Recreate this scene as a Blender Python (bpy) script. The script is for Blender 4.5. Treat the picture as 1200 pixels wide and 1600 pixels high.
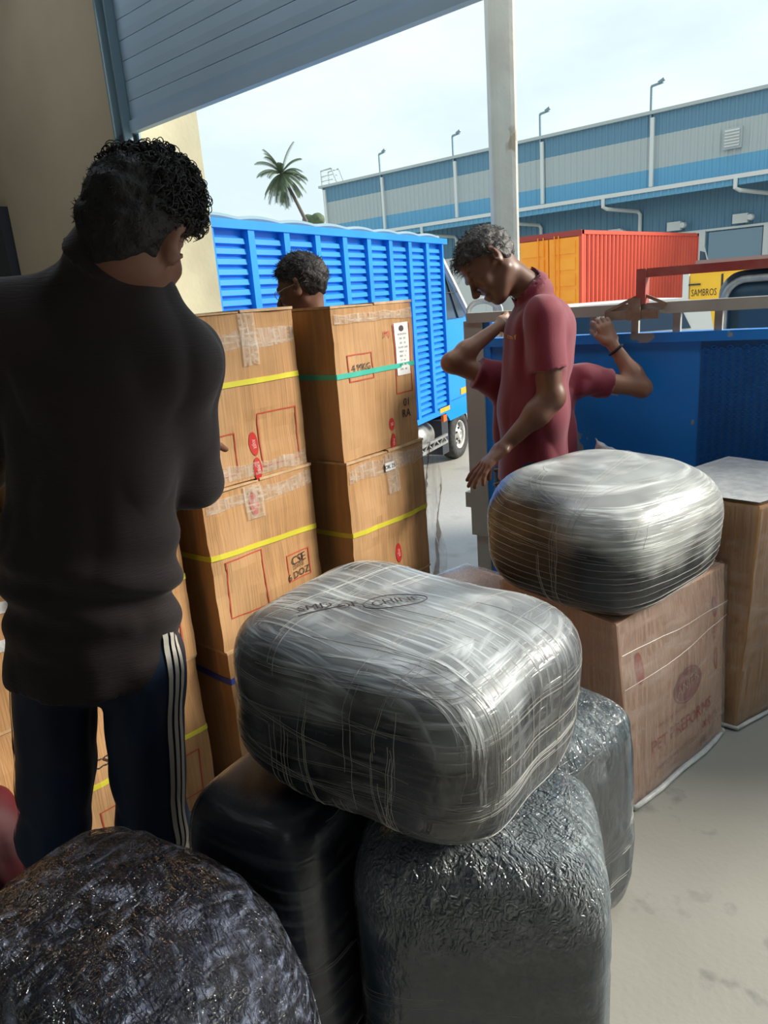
import bpy, bmesh, math, random
import numpy as np
from math import sin, cos, radians, pi, sqrt
from mathutils import Vector, Matrix
for o in list(bpy.data.objects): bpy.data.objects.remove(o)
SC = bpy.context.scene; COL = SC.collection
# ---------------------------------------------------------------- camera
HC = 1.5
PITCH, ROLL, YAW = radians(16.2), radians(4.4), radians(42.9)
FW = np.array([-sin(YAW)*cos(PITCH), cos(YAW)*cos(PITCH), -sin(PITCH)])
_r = np.array([cos(YAW), sin(YAW), 0.]); _u = np.cross(_r, FW)
RT = _r*cos(ROLL)-_u*sin(ROLL); UP = _u*cos(ROLL)+_r*sin(ROLL)
HF = np.array([-sin(YAW), cos(YAW), 0.]); RH = np.array([cos(YAW), sin(YAW), 0.])
cam = bpy.data.cameras.new('camera'); camo = bpy.data.objects.new('camera', cam); COL.objects.link(camo)
cam.sensor_fit = 'VERTICAL'; cam.sensor_height = 36; cam.lens = 36*1150/1600; cam.clip_end = 500; cam.clip_start = .02
M4 = Matrix.Identity(4)
for i in range(3):
    M4[i][0] = RT[i]; M4[i][1] = UP[i]; M4[i][2] = -FW[i]
M4[2][3] = HC
camo.matrix_world = M4; SC.camera = camo
def at(x, y, D):            # design helper: point seen at photo pixel x, y lying D metres in front of the viewer
    d = FW+(x-600)/1150*RT-(y-800)/1150*UP
    return d*(D/(d@HF))+np.array([0, 0, HC])
atan2_ = math.atan2
def atz(x, y, z): p = at(x, y, 1.); c = np.array([0, 0, HC]); d = p-c; return c+d*((z-HC)/d[2])
# ---------------------------------------------------------------- world, sun, exposure
W = bpy.data.worlds.new('sky'); SC.world = W; W.use_nodes = True
nt = W.node_tree; nt.nodes.clear()
def N(nt, t, **k):
    n = nt.nodes.new(t)
    for a, b in k.items():
        if a.startswith('_'): setattr(n, a[1:], b)
        else: n.inputs[a.replace('9', ' ')].default_value = b
    return n
tc = N(nt, 'ShaderNodeTexCoord'); mp = N(nt, 'ShaderNodeMapping'); mp.inputs['Scale'].default_value = (1.5, 1.5, 4)
nz = N(nt, 'ShaderNodeTexNoise', Scale=1.6, Detail=5., Roughness=.55)
cr = N(nt, 'ShaderNodeValToRGB'); cr.color_ramp.elements[0].position = .38; cr.color_ramp.elements[1].position = .6
cr.color_ramp.elements[0].color = (.66, .80, .85, 1); cr.color_ramp.elements[1].color = (.82, .91, .88, 1)
bg = N(nt, 'ShaderNodeBackground', Strength=1.2); ow = N(nt, 'ShaderNodeOutputWorld')
nt.links.new(tc.outputs['Generated'], mp.inputs['Vector']); nt.links.new(mp.outputs[0], nz.inputs['Vector'])
nt.links.new(nz.outputs[0], cr.inputs[0]); nt.links.new(cr.outputs[0], bg.inputs[0]); nt.links.new(bg.outputs[0], ow.inputs[0])
sl = bpy.data.lights.new('sun', 'SUN'); sl.energy = 5.6; sl.angle = radians(14); sl.color = (1, .93, .82)
so = bpy.data.objects.new('sun', sl); COL.objects.link(so)
so.rotation_euler = Vector((-.60, -.62, -.45)).to_track_quat('-Z', 'Y').to_euler()
FILL_LIGHTS = [(-5.5, 1.6), (-2.3, 2.0), (.2, 2.0), (2.6, 2.0), (-3.5, -3.2), (.8, -3.2)]     # unseen overhead lights added to fill the interior and doorway
for lx, ly in FILL_LIGHTS:
    al = bpy.data.lights.new('ceiling_fill', 'AREA'); al.shape = 'RECTANGLE'; al.size = 1.4; al.size_y = .4; al.energy = 20 if ly > 0 else 7; al.color = (.86, .93, 1)
    ao = bpy.data.objects.new('ceiling_fill', al); COL.objects.link(ao); ao.location = (lx, ly, 4.62)
SC.view_settings.view_transform = 'Standard'; SC.view_settings.look = 'None'; SC.view_settings.exposure = 0; SC.view_settings.gamma = 1
SC.view_settings.use_curve_mapping = False
# ---------------------------------------------------------------- object helpers
WL = {}
def uname(n):
    return n
def link(o, parent=None, wl=(0, 0, 0)):
    COL.objects.link(o); WL[o.name] = np.array(wl, float)
    if parent is not None: o.parent = parent
def thing(name, label, cat, loc=(0, 0, 0), group=None):
    o = bpy.data.objects.new(name, None); o.empty_display_size = .1
    link(o, None, loc); o.location = [float(c) for c in loc]; o['label'] = label; o['category'] = cat
    if group: o['group'] = group
    return o
def tag(o, label, cat, group=None):
    o['label'] = label; o['category'] = cat
    if group: o['group'] = group
    return o
def mk(name, v, f, mat=None, parent=None, smooth=False, kind=None, label=None):
    v = np.asarray(v, float).reshape(-1, 3)
    off = WL[parent.name] if parent is not None else np.zeros(3)
    if parent is None:
        off = np.array([(v[:, 0].min()+v[:, 0].max())/2, (v[:, 1].min()+v[:, 1].max())/2, v[:, 2].min()])
    me = bpy.data.meshes.new(name)
    if isinstance(f, np.ndarray):
        vv = (v-off).astype(np.float32); k = f.shape[1]
        me.vertices.add(len(vv)); me.vertices.foreach_set('co', vv.ravel())
        me.loops.add(f.size); me.loops.foreach_set('vertex_index', f.astype(np.int32).ravel())
        me.polygons.add(len(f)); me.polygons.foreach_set('loop_start', np.arange(0, f.size, k, dtype=np.int32))
        me.update(calc_edges=True)
    else:
        me.from_pydata((v-off).tolist(), [], [list(map(int, q)) for q in f]); me.update()
    if smooth: me.polygons.foreach_set('use_smooth', np.ones(len(me.polygons), bool))
    if mat: me.materials.append(mat)
    o = bpy.data.objects.new(name, me)
    link(o, parent, off if parent is not None else off)
    if parent is None: o.location = [float(c) for c in off]
    if kind: o['kind'] = kind
    if label: o['label'] = label
    return o
class MB:
    def __init__(s): s.v = []; s.f = []
    def add(s, v, f):
        b = len(s.v); s.v += [tuple(map(float, p)) for p in v]; s.f += [[i+b for i in q] for q in f]; return s
    def box(s, lo, hi, M=None):
        x0, y0, z0 = lo; x1, y1, z1 = hi
        v = [(x0, y0, z0), (x1, y0, z0), (x1, y1, z0), (x0, y1, z0), (x0, y0, z1), (x1, y0, z1), (x1, y1, z1), (x0, y1, z1)]
        if M is not None: v = [M(p) for p in v]
        return s.add(v, [(0, 3, 2, 1), (4, 5, 6, 7), (0, 1, 5, 4), (1, 2, 6, 5), (2, 3, 7, 6), (3, 0, 4, 7)])
    def bar(s, a, b, w, h=None, side=None):
        a = np.array(a, float); b = np.array(b, float); d = b-a; d /= np.linalg.norm(d); h = h or w
        if side is None: side = np.array([0, 0, 1.]) if abs(d[2]) < .9 else np.array([1., 0, 0])
        p = np.cross(d, side); p /= np.linalg.norm(p); q = np.cross(p, d)
        v = [c+p*i*w/2+q*j*h/2 for c in (a, b) for i, j in ((-1, -1), (1, -1), (1, 1), (-1, 1))]
        return s.add(v, [(0, 1, 2, 3), (7, 6, 5, 4), (0, 4, 5, 1), (1, 5, 6, 2), (2, 6, 7, 3), (3, 7, 4, 0)])
    def tube(s, pts, r, n=8, closed=False):
        pts = [np.array(p, float) for p in pts]; m = len(pts); rr = r if hasattr(r, '__len__') else [r]*m
        V = []; prev = None
        for i in range(m):
            a = pts[(i-1) % m] if (i > 0 or closed) else pts[i]; b = pts[(i+1) % m] if (i < m-1 or closed) else pts[i]
            t = b-a; t /= (np.linalg.norm(t)+1e-9)
            if prev is None:
                h = np.array([0, 0, 1.]) if abs(t[2]) < .9 else np.array([1., 0, 0]); p = np.cross(t, h)
            else: p = prev-t*(prev@t)
            p /= (np.linalg.norm(p)+1e-9); prev = p; q = np.cross(t, p)
            for k in range(n):
                an = 2*pi*k/n; V.append(pts[i]+(p*cos(an)+q*sin(an))*rr[i])
        F = []
        for i in range(m if closed else m-1):
            j = (i+1) % m
            for k in range(n): F.append((i*n+k, i*n+(k+1) % n, j*n+(k+1) % n, j*n+k))
        if not closed: F += [tuple(range(n-1, -1, -1)), tuple((m-1)*n+k for k in range(n))]
        return s.add(V, F)
    def lathe(s, c, ax, prof, n=32):   # prof: (distance along axis, radius)
        ax = np.array(ax, float); ax /= np.linalg.norm(ax); c = np.array(c, float)
        h = np.array([0, 0, 1.]) if abs(ax[2]) < .9 else np.array([1., 0, 0]); p = np.cross(ax, h); p /= np.linalg.norm(p); q = np.cross(ax, p)
        V = [c+ax*d+(p*cos(2*pi*k/n)+q*sin(2*pi*k/n))*r for d, r in prof for k in range(n)]
        F = [(i*n+k, i*n+(k+1) % n, (i+1)*n+(k+1) % n, (i+1)*n+k) for i in range(len(prof)-1) for k in range(n)]
        return s.add(V, F)
    def build(s, name, mat, parent=None, **k): return mk(name, s.v, s.f, mat, parent, **k)
# ---------------------------------------------------------------- materials
def newmat(name):
    m = bpy.data.materials.new(name); m.use_nodes = True; m.node_tree.nodes.clear(); return m, m.node_tree
def noise_fac(nt, scale, stretch=(1, 1, 1), detail=4., dist=0., rot=(0, 0, 0), lo=.35, hi=.65, coord='Object'):
    tc = N(nt, 'ShaderNodeTexCoord'); mp = N(nt, 'ShaderNodeMapping'); mp.inputs['Scale'].default_value = stretch; mp.inputs['Rotation'].default_value = rot
    nz = N(nt, 'ShaderNodeTexNoise', Scale=scale, Detail=detail, Distortion=dist)
    mr = N(nt, 'ShaderNodeMapRange'); mr.inputs['From Min'].default_value = lo; mr.inputs['From Max'].default_value = hi
    nt.links.new(tc.outputs[coord], mp.inputs[0]); nt.links.new(mp.outputs[0], nz.inputs['Vector']); nt.links.new(nz.outputs[0], mr.inputs[0])
    return mr.outputs[0]
def mixc(nt, f, a, b):
    m = N(nt, 'ShaderNodeMix', _data_type='RGBA'); 
    for i, c in ((6, a), (7, b)):
        if isinstance(c, (tuple, list)): m.inputs[i].default_value = (*c[:3], 1)
        else: nt.links.new(c, m.inputs[i])
    if isinstance(f, float): m.inputs[0].default_value = f
    else: nt.links.new(f, m.inputs[0])
    return m.outputs[2]
def M(name, col, rough=.6, metal=0., col2=None, scale=8, stretch=(1, 1, 1), lo=.35, hi=.65, bump=0., bscale=40, bstretch=(1, 1, 1), spots=None, sss=0, bdist=0., sheen=0, detail=4.):
    m, nt = newmat(name); p = N(nt, 'ShaderNodeBsdfPrincipled', Roughness=rough, Metallic=metal); out = N(nt, 'ShaderNodeOutputMaterial')
    nt.links.new(p.outputs[0], out.inputs[0]); c = None
    if col2 is not None: c = mixc(nt, noise_fac(nt, scale, stretch, lo=lo, hi=hi, detail=detail), col, col2)
    if spots is not None:   # (colour, scale, lo, hi, stretch)
        c = mixc(nt, noise_fac(nt, spots[1], spots[4], lo=spots[2], hi=spots[3], detail=6.), c if c is not None else col, spots[0])
    if c is None: p.inputs['Base Color'].default_value = (*col, 1)
    else: nt.links.new(c, p.inputs['Base Color'])
    if sheen: p.inputs['Sheen Weight'].default_value = sheen
    if bump:
        b = N(nt, 'ShaderNodeBump', Strength=1., Distance=bump); nt.links.new(noise_fac(nt, bscale, bstretch, lo=0, hi=1, dist=bdist), b.inputs['Height']); nt.links.new(b.outputs[0], p.inputs['Normal'])
    return m
def film_mat(name, s1, s2, amount=.5, rot2=(0, 0, 0), rough=.2, bump=.004, white=(.62, .66, .66), crinkle=0., base=.05, lo=.5, hi=.68, top=None, gloss=.9, lit_side=0.):
    """clear stretch film: transparent, glossy where it mirrors the sky, milky where the folds bunch; top=(z0, z1, milkiness) whitens the upper side: painted-in daylight, and bunched film on the crinkled one"""
    m, nt = newmat(name); out = N(nt, 'ShaderNodeOutputMaterial')
    def math(op, a, b=None, c=None, clamp=False):
        n = N(nt, 'ShaderNodeMath', _operation=op); n.use_clamp = clamp
        for i, v in enumerate((a, b, c)):
            if v is None: continue
            if isinstance(v, (int, float)): n.inputs[i].default_value = v
            else: nt.links.new(v, n.inputs[i])
        return n.outputs[0]
    f1 = noise_fac(nt, 1., s1, detail=3., lo=lo, hi=hi, dist=.3); f2 = noise_fac(nt, 1., s2, detail=3., lo=lo, hi=hi, rot=rot2, dist=.3)
    h = math('MAXIMUM', f1, f2); am = amount; bmp = h
    if crinkle:
        c1 = noise_fac(nt, 1., (70, 24, 40), detail=2., lo=.3, hi=.7, dist=1.2, rot=(.3, .5, .2)); c2 = noise_fac(nt, 1., (26, 80, 30), detail=2., lo=.3, hi=.7, dist=1.5, rot=(.1, .9, .6))
        bmp = math('ADD', h, math('MULTIPLY', math('ABSOLUTE', math('SUBTRACT', c1, c2)), -1.2))
    mask = None
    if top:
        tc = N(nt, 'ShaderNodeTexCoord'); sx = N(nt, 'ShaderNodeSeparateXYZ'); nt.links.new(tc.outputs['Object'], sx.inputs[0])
        w = noise_fac(nt, 7., detail=2., lo=.3, hi=.7); z = math('ADD', math('MULTIPLY_ADD', sx.outputs[0], lit_side, sx.outputs[2]), math('MULTIPLY', w, .08))  # x term carries the painted brightness over to the sunlit side
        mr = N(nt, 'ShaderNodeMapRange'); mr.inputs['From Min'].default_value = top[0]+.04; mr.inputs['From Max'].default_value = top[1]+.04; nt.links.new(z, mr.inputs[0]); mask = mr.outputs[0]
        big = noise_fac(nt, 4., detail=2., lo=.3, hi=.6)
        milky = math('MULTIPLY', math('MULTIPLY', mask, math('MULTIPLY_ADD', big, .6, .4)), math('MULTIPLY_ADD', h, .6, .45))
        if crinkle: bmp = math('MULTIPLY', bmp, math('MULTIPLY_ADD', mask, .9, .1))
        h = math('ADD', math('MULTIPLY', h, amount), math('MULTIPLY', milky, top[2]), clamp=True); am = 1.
    b = N(nt, 'ShaderNodeBump', Strength=1., Distance=bump); nt.links.new(bmp, b.inputs['Height'])
    tr = N(nt, 'ShaderNodeBsdfTransparent'); gl = N(nt, 'ShaderNodeBsdfGlossy', Roughness=rough); gl.inputs['Color'].default_value = (.95, .97, 1, 1)
    nt.links.new(b.outputs[0], gl.inputs['Normal'])
    fr = N(nt, 'ShaderNodeFresnel', IOR=1.45); nt.links.new(b.outputs[0], fr.inputs['Normal'])
    s1_ = N(nt, 'ShaderNodeMixShader'); nt.links.new(math('MULTIPLY_ADD', fr.outputs[0], gloss, base, clamp=True), s1_.inputs[0]); nt.links.new(tr.outputs[0], s1_.inputs[1]); nt.links.new(gl.outputs[0], s1_.inputs[2])
    p = N(nt, 'ShaderNodeBsdfPrincipled', Roughness=.3); p.inputs['Base Color'].default_value = (*white, 1); nt.links.new(b.outputs[0], p.inputs['Normal'])
    s2_ = N(nt, 'ShaderNodeMixShader'); nt.links.new(math('MULTIPLY', h, am), s2_.inputs[0]); nt.links.new(s1_.outputs[0], s2_.inputs[1]); nt.links.new(p.outputs[0], s2_.inputs[2])
    nt.links.new(s2_.outputs[0], out.inputs[0]); return m
MT = {}
MT['card'] = M('cardboard', (.52, .285, .12), .75, col2=(.40, .215, .088), scale=1, stretch=(70, 70, 1.5), bump=.002, bscale=1, bstretch=(160, 160, 1.2), spots=((.58, .35, .17), 3, .45, .7, (1, 1, 1)))
MT['card_pale'] = M('pale_cardboard', (.68, .45, .33), .75, col2=(.60, .38, .27), scale=1, stretch=(70, 70, 1.5), bump=.002, bscale=1, bstretch=(160, 160, 1.2))
MT['card_edge'] = M('cardboard_edge', (.68, .47, .27), .8, col2=(.5, .32, .17), scale=30)
MT['yellow_strap'] = M('yellow_strap', (.72, .66, .06), .4)
MT['teal_strap'] = M('teal_strap', (.06, .50, .38), .4)
MT['blue_strap'] = M('blue_strap', (.05, .08, .4), .4)
MT['red_ink'] = M('red_ink', (.50, .07, .035), .7); MT['red_label'] = M('red_label', (.55, .025, .02), .5); MT['faded_ink'] = M('faded_ink', (.42, .17, .16), .8)
MT['black_ink'] = M('black_ink', (.05, .03, .03), .7); MT['paper'] = M('white_paper', (.75, .77, .76), .6); MT['white_ink'] = M('white_ink', (.85, .55, .5), .6)
MT['tape'] = film_mat('clear_tape', (90, 90, 8), (8, 20, 110), .6, rough=.4, bump=.0002, white=(.86, .78, .66), base=.0, lo=.35, hi=.8, gloss=.25)
MT['bale_dark'] = M('dark_bale_fabric', (.010, .015, .024), .8, col2=(.030, .042, .055), spots=((.05, .035, .02), 3, .52, .7, (1, 1, 1)), scale=7, bump=.01, bscale=14, sheen=.1)
MT['bale_brown'] = M('brown_black_bale_fabric', (.02, .014, .013), .8, col2=(.03, .035, .045), scale=4, bump=.01, bscale=10)
MT['bale_teal'] = M('teal_bale_fabric', (.006, .038, .060), .8, col2=(.008, .026, .038), scale=4, bump=.006, bscale=10)
MT['bale_navy'] = M('navy_bale_fabric', (.014, .020, .055), .8, col2=(.012, .016, .03), scale=6, bump=.006, bscale=12)
MT['film_h'] = film_mat('film_wrapped_round', (3, 3, 110), (5, 5, 60), .05, (.5, .3, 0), .28, .0015, base=.02, lo=.52, hi=.75, top=(.25, .37, 1.5), gloss=.9, lit_side=.42, white=(.78, .82, .80))  # whiter top and right side paint the incoming daylight into the film
MT['film_mix'] = film_mat('film_wrapped_crosswise', (5, 90, 12), (7, 7, 110), .16, (.35, .25, 0), .26, .0016, base=.04, lo=.5, hi=.74, top=(.23, .32, 1.3), white=(.74, .79, .80), lit_side=.12)  # pale top is sky brightness painted as milky film
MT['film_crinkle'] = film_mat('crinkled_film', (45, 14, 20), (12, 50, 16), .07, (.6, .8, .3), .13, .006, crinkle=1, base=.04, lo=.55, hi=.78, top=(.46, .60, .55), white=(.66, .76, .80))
MT['film_plain'] = film_mat('plain_film', (4, 4, 60), (6, 6, 50), .16, (.3, .1, 0), .3, .001, base=.02, lo=.52, hi=.8)
MT['film_foil'] = film_mat('thick_crinkled_film', (22, 34, 60), (50, 20, 24), .42, (.6, .4, .9), .14, .007, crinkle=1, white=(.5, .58, .80), base=.05, lo=.54, hi=.72)
MT['film_box'] = film_mat('film_on_carton', (110, 110, 2), (6, 6, 30), .38, (.4, .2, 0), .3, .0006, white=(.74, .62, .56), base=.02, lo=.40, hi=.85, gloss=.7)
MT['film_solid'] = M('bunched_film', (.74, .75, .73), .3, col2=(.55, .57, .57), scale=30, bump=.004, bscale=60)
m_, n_ = newmat('film_ridge'); _p = N(n_, 'ShaderNodeBsdfPrincipled', Roughness=.35); _p.inputs['Base Color'].default_value = (.6, .6, .56, 1)
_t = N(n_, 'ShaderNodeBsdfTransparent'); _m = N(n_, 'ShaderNodeMixShader'); _m.inputs[0].default_value = .55; _o = N(n_, 'ShaderNodeOutputMaterial')
n_.links.new(_t.outputs[0], _m.inputs[1]); n_.links.new(_p.outputs[0], _m.inputs[2]); n_.links.new(_m.outputs[0], _o.inputs[0]); MT['strand'] = m_
MT['floor'] = M('concrete_floor', (.42, .41, .36), .55, col2=(.36, .35, .31), scale=1.3, bump=.0008, bscale=60, spots=((.22, .215, .2), 7, .62, .72, (1, 1, 1)))
MT['yard'] = M('yard_concrete', (.50, .48, .43), .9, col2=(.42, .40, .36), scale=.5, spots=((.33, .31, .27), 1.7, .6, .75, (1, 1, 1)), bump=.004, bscale=20)
MT['wall'] = M('interior_plaster', (.52, .44, .31), .9, col2=(.46, .39, .27), scale=2)
MT['wall_out'] = M('cream_plaster', (.66, .60, .42), .9, col2=(.58, .53, .37), scale=3, bump=.002, bscale=30)
MT['shutter'] = M('shutter_paint', (.42, .58, .72), .5, .0, col2=(.39, .54, .68), scale=2)
MT['steel_blue'] = M('blue_grey_steel', (.19, .29, .35), .5, .2)
MT['dark'] = M('dark_steel', (.03, .035, .05), .6)
MT['black'] = M('black_rubber', (.025, .025, .027), .8, col2=(.06, .058, .055), scale=20)
MT['ceil'] = M('ceiling_sheet', (.22, .24, .25), .8)
MT['truck_blue'] = M('bright_blue_paint', (.012, .27, .84), .4, col2=(.010, .23, .76), scale=2, spots=((.2, .2, .22), 2.2, .72, .76, (1, 1, 6)))
MT['truck_blue2'] = M('blue_cab_paint', (.012, .28, .82), .3)
MT['glass'] = M('dark_window_glass', (.03, .07, .13), .12, .3)
MT['white_paint'] = M('white_paint', (.75, .76, .75), .4)
MT['rim'] = M('painted_wheel_rim', (.62, .62, .60), .45, .1, col2=(.42, .40, .37), scale=10)
MT['steel'] = M('galvanised_steel', (.42, .43, .42), .45, .5, col2=(.3, .3, .29), scale=12)
MT['gate_blue'] = M('scuffed_blue_paint', (.012, .28, .88), .45, col2=(.010, .24, .78), scale=3, spots=((.30, .36, .38), 6, .625, .64, (1.2, 1, .9)), bump=.002, bscale=6)
MT['gate_mesh'] = M('blue_expanded_mesh', (.008, .13, .38), .5, col2=(.008, .10, .30), scale=10)
MT['gate_grey'] = M('worn_grey_paint', (.52, .51, .45), .6, col2=(.42, .41, .36), scale=5, stretch=(1, 1, .4), spots=((.16, .09, .05), 14, .68, .72, (1, 1, 1)))
MT['rust'] = M('rusty_steel', (.26, .15, .10), .8, col2=(.36, .28, .2), scale=18, bump=.002, bscale=50)
MT['red_frame'] = M('faded_red_paint', (.42, .07, .06), .5, col2=(.50, .17, .14), scale=9)
MT['orange'] = M('orange_paint', (1.0, .40, .03), .45, col2=(.95, .34, .02), scale=1.5)
MT['red_box'] = M('red_orange_paint', (.74, .09, .045), .5, col2=(.66, .075, .04), scale=1.2, stretch=(1, 1, .5))
MT['red_dark'] = M('dark_red_trim', (.33, .04, .035), .5)
MT['yellow_box'] = M('yellow_paint', (.95, .55, .03), .45)
MT['amber'] = M('amber_reflector', (.85, .42, .03), .4); MT['red_lamp'] = M('orange_lamp', (.8, .16, .03), .3)
MT['wh_blue'] = M('blue_cladding', (.13, .37, .58), .6); MT['wh_grey'] = M('grey_cladding', (.42, .48, .50), .6); MT['wh_dblue'] = M('dull_blue_cladding', (.12, .26, .38), .6)  # third one is a darker, greyer blue than the first
MT['wh_white'] = M('white_trim_metal', (.66, .70, .70), .5); MT['wh_door'] = M('dock_door_sheet', (.22, .33, .42), .6)
MT['pillar'] = M('chipped_white_pillar', (.62, .62, .57), .8, col2=(.54, .53, .48), scale=3, spots=((.36, .31, .24), 5, .66, .7, (1, 1, .5)), bump=.006, bscale=9)
MT['bark'] = M('palm_bark', (.12, .11, .10), .9); MT['leaf'] = M('palm_leaf', (.07, .11, .06), .7, col2=(.10, .14, .08), scale=2)
MT['skin1'] = M('brown_skin', (.20, .095, .06), .45, col2=(.16, .075, .048), scale=12)
MT['skin2'] = M('tan_skin', (.33, .165, .10), .45, col2=(.27, .13, .08), scale=12)
MT['skin0'] = M('warm_skin', (.22, .095, .058), .5)
MT['hair'] = M('black_hair', (.010, .008, .008), .65, bump=.003, bscale=120)
MT['hair_grey'] = M('greying_black_hair', (.018, .016, .015), .5, col2=(.09, .08, .075), scale=60, bump=.003, bscale=120)
MT['maroon'] = M('maroon_polo_cloth', (.24, .018, .042), .75, col2=(.20, .014, .035), scale=6, sheen=.3, bump=.0006, bscale=300)
MT['dark_shirt'] = M('black_brown_polo_cloth', (.020, .012, .012), .8, sheen=.15, bump=.0012, bscale=1, bstretch=(40, 40, 420))
MT['navy'] = M('navy_trouser_cloth', (.012, .035, .085), .6, col2=(.008, .022, .055), scale=3)
MT['stripe'] = M('white_stripe_cloth', (.68, .64, .56), .7)
MT['red_bag'] = M('dark_red_bag_cloth', (.10, .004, .009), .6, col2=(.04, .003, .007), scale=4)
MT['bead'] = M('black_cord', (.01, .01, .01), .6)
# ---------------------------------------------------------------- noise + implicit surfaces
rs = np.random.RandomState(3); LAT = rs.rand(32, 32, 32).astype(np.float32)
def vnoise(P, sc=1., seed=0):
    Q = np.asarray(P, np.float32)*sc+seed*7.31; i = np.floor(Q).astype(int); f = Q-i; f = f*f*(3-2*f)
    r = 0
    for a in (0, 1):
        for b in (0, 1):
            for c in (0, 1):
                w = (f[..., 0] if a else 1-f[..., 0])*(f[..., 1] if b else 1-f[..., 1])*(f[..., 2] if c else 1-f[..., 2])
                r = r+w*LAT[(i[..., 0]+a) % 32, (i[..., 1]+b) % 32, (i[..., 2]+c) % 32]
    return r*2-1
def nrm(v): v = np.array(v, float); return v/np.linalg.norm(v)
def A(*p): return np.array(p, np.float32)
class SDF:
    def __init__(s): s.p = []; s.disp = None
    def _add(s, fn, lo, hi, k, op): s.p.append((fn, np.array(lo, float), np.array(hi, float), k, op)); return s
    def cap(s, a, b, ra, rb=None, k=.02, op=1, wide=None, cut=None):
        """tapered capsule; wide=(axis, factor) stretches it sideways; cut=(point, normal) trims beyond the plane"""
        rb = ra if rb is None else rb; a = np.array(a, float); b = np.array(b, float); R = max(ra, rb)*(wide[1] if wide else 1)
        ax = nrm(wide[0]) if wide else None
        def fn(P):
            q = P-a; d = b-a
            if wide:
                q = q-np.outer(q@ax, ax)*(1-1/wide[1]); d = d-(d@ax)*ax*(1-1/wide[1])
            t = np.clip((q@d)/max(d@d, 1e-9), 0, 1); r = np.linalg.norm(q-t[:, None]*d, axis=1)-(ra+(rb-ra)*t)
            if cut is not None: r = np.maximum(r, (P-cut[0])@nrm(cut[1]))
            return r
        return s._add(fn, np.minimum(a, b)-R-k, np.maximum(a, b)+R+k, k, op)
    def ell(s, c, r, fr=None, k=.02, op=1, hair=None):
        c = np.array(c, float); r = np.array(r, float); fr = np.eye(3) if fr is None else np.array(fr)
        def fn(P):
            q = (P-c)@fr.T; k0 = np.linalg.norm(q/r, axis=1); k1 = np.linalg.norm(q/(r*r), axis=1)
            d = k0*(k0-1)/np.maximum(k1, 1e-6)
            if hair is not None: d = np.maximum(d, hair(q))
            return d
        return s._add(fn, c-r.max()-k, c+r.max()+k, k, op)
    def clip(s, pt, n, lo=None, hi=None):
        pt = np.array(pt, float); n = nrm(n)
        return s._add(lambda P: (P-pt)@n, lo if lo is not None else [-99]*3, hi if hi is not None else [99]*3, 0, 0)
    @staticmethod
    def comb(cur, d, k, op):
        if op == 0: return np.maximum(cur, d)
        if op == -1:
            d = -d
            if k <= 0: return np.maximum(cur, d)
            h = np.maximum(k-abs(cur-d), 0)/k; return np.maximum(cur, d)+h*h*k/4
        h = np.maximum(k-abs(cur-d), 0)/k if k > 0 else 0; return np.minimum(cur, d)-h*h*k/4
    def ev(s, P):
        P = np.asarray(P, float); cur = np.full(len(P), 1.)
        for fn, lo, hi, k, op in s.p: cur = s.comb(cur, fn(P), k, op)
        if s.disp: cur = cur+s.disp(P)
        return cur
    def mesh(s, h):
        adds = [p for p in s.p if p[4] == 1]
        lo = np.min([p[1] for p in adds], 0)-2*h; hi = np.max([p[2] for p in adds], 0)+2*h
        n = np.ceil((hi-lo)/h).astype(int)+1; G = np.full(n, 1., np.float32)
        for fn, a, b, k, op in s.p:
            i0 = np.clip(np.floor((a-lo)/h).astype(int)-1, 0, n-1); i1 = np.clip(np.ceil((b-lo)/h).astype(int)+2, 1, n)
            if (i1 <= i0).any(): continue
            X = np.stack(np.meshgrid(*[lo[j]+h*np.arange(i0[j], i1[j]) for j in range(3)], indexing='ij'), -1)
            sh = X.shape[:3]; sub = G[i0[0]:i1[0], i0[1]:i1[1], i0[2]:i1[2]]
            G[i0[0]:i1[0], i0[1]:i1[1], i0[2]:i1[2]] = s.comb(sub, fn(X.reshape(-1, 3)).reshape(sh), k, op)
        if s.disp:
            I = np.argwhere(abs(G) < .06); G[I[:, 0], I[:, 1], I[:, 2]] += s.disp(lo+h*I)
        S = G < 0
        c = np.zeros(np.array(n)-1, np.int8)
        for a in (0, 1):
            for b in (0, 1):
                for d in (0, 1): c += S[a:n[0]-1+a, b:n[1]-1+b, d:n[2]-1+d]
        act = np.argwhere((c > 0) & (c < 8)); idx = np.full(c.shape, -1, np.int32); idx[tuple(act.T)] = np.arange(len(act))
        acc = np.zeros((len(act), 3)); cnt = np.zeros(len(act))
        cs = [(a, b, d) for a in (0, 1) for b in (0, 1) for d in (0, 1)]
        for p in cs:
            for ax in range(3):
                if p[ax]: continue
                q = list(p); q[ax] = 1
                v0 = G[tuple((act+p).T)]; v1 = G[tuple((act+q).T)]; m = (v0 < 0) != (v1 < 0)
                t = np.where(m, v0/np.where(m, v0-v1, 1), 0); pt = np.tile(np.array(p, float), (len(act), 1)); pt[:, ax] = t
                acc[m] += pt[m]; cnt[m] += 1
        V = lo+h*(act+acc/cnt[:, None]); F = []
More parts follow.
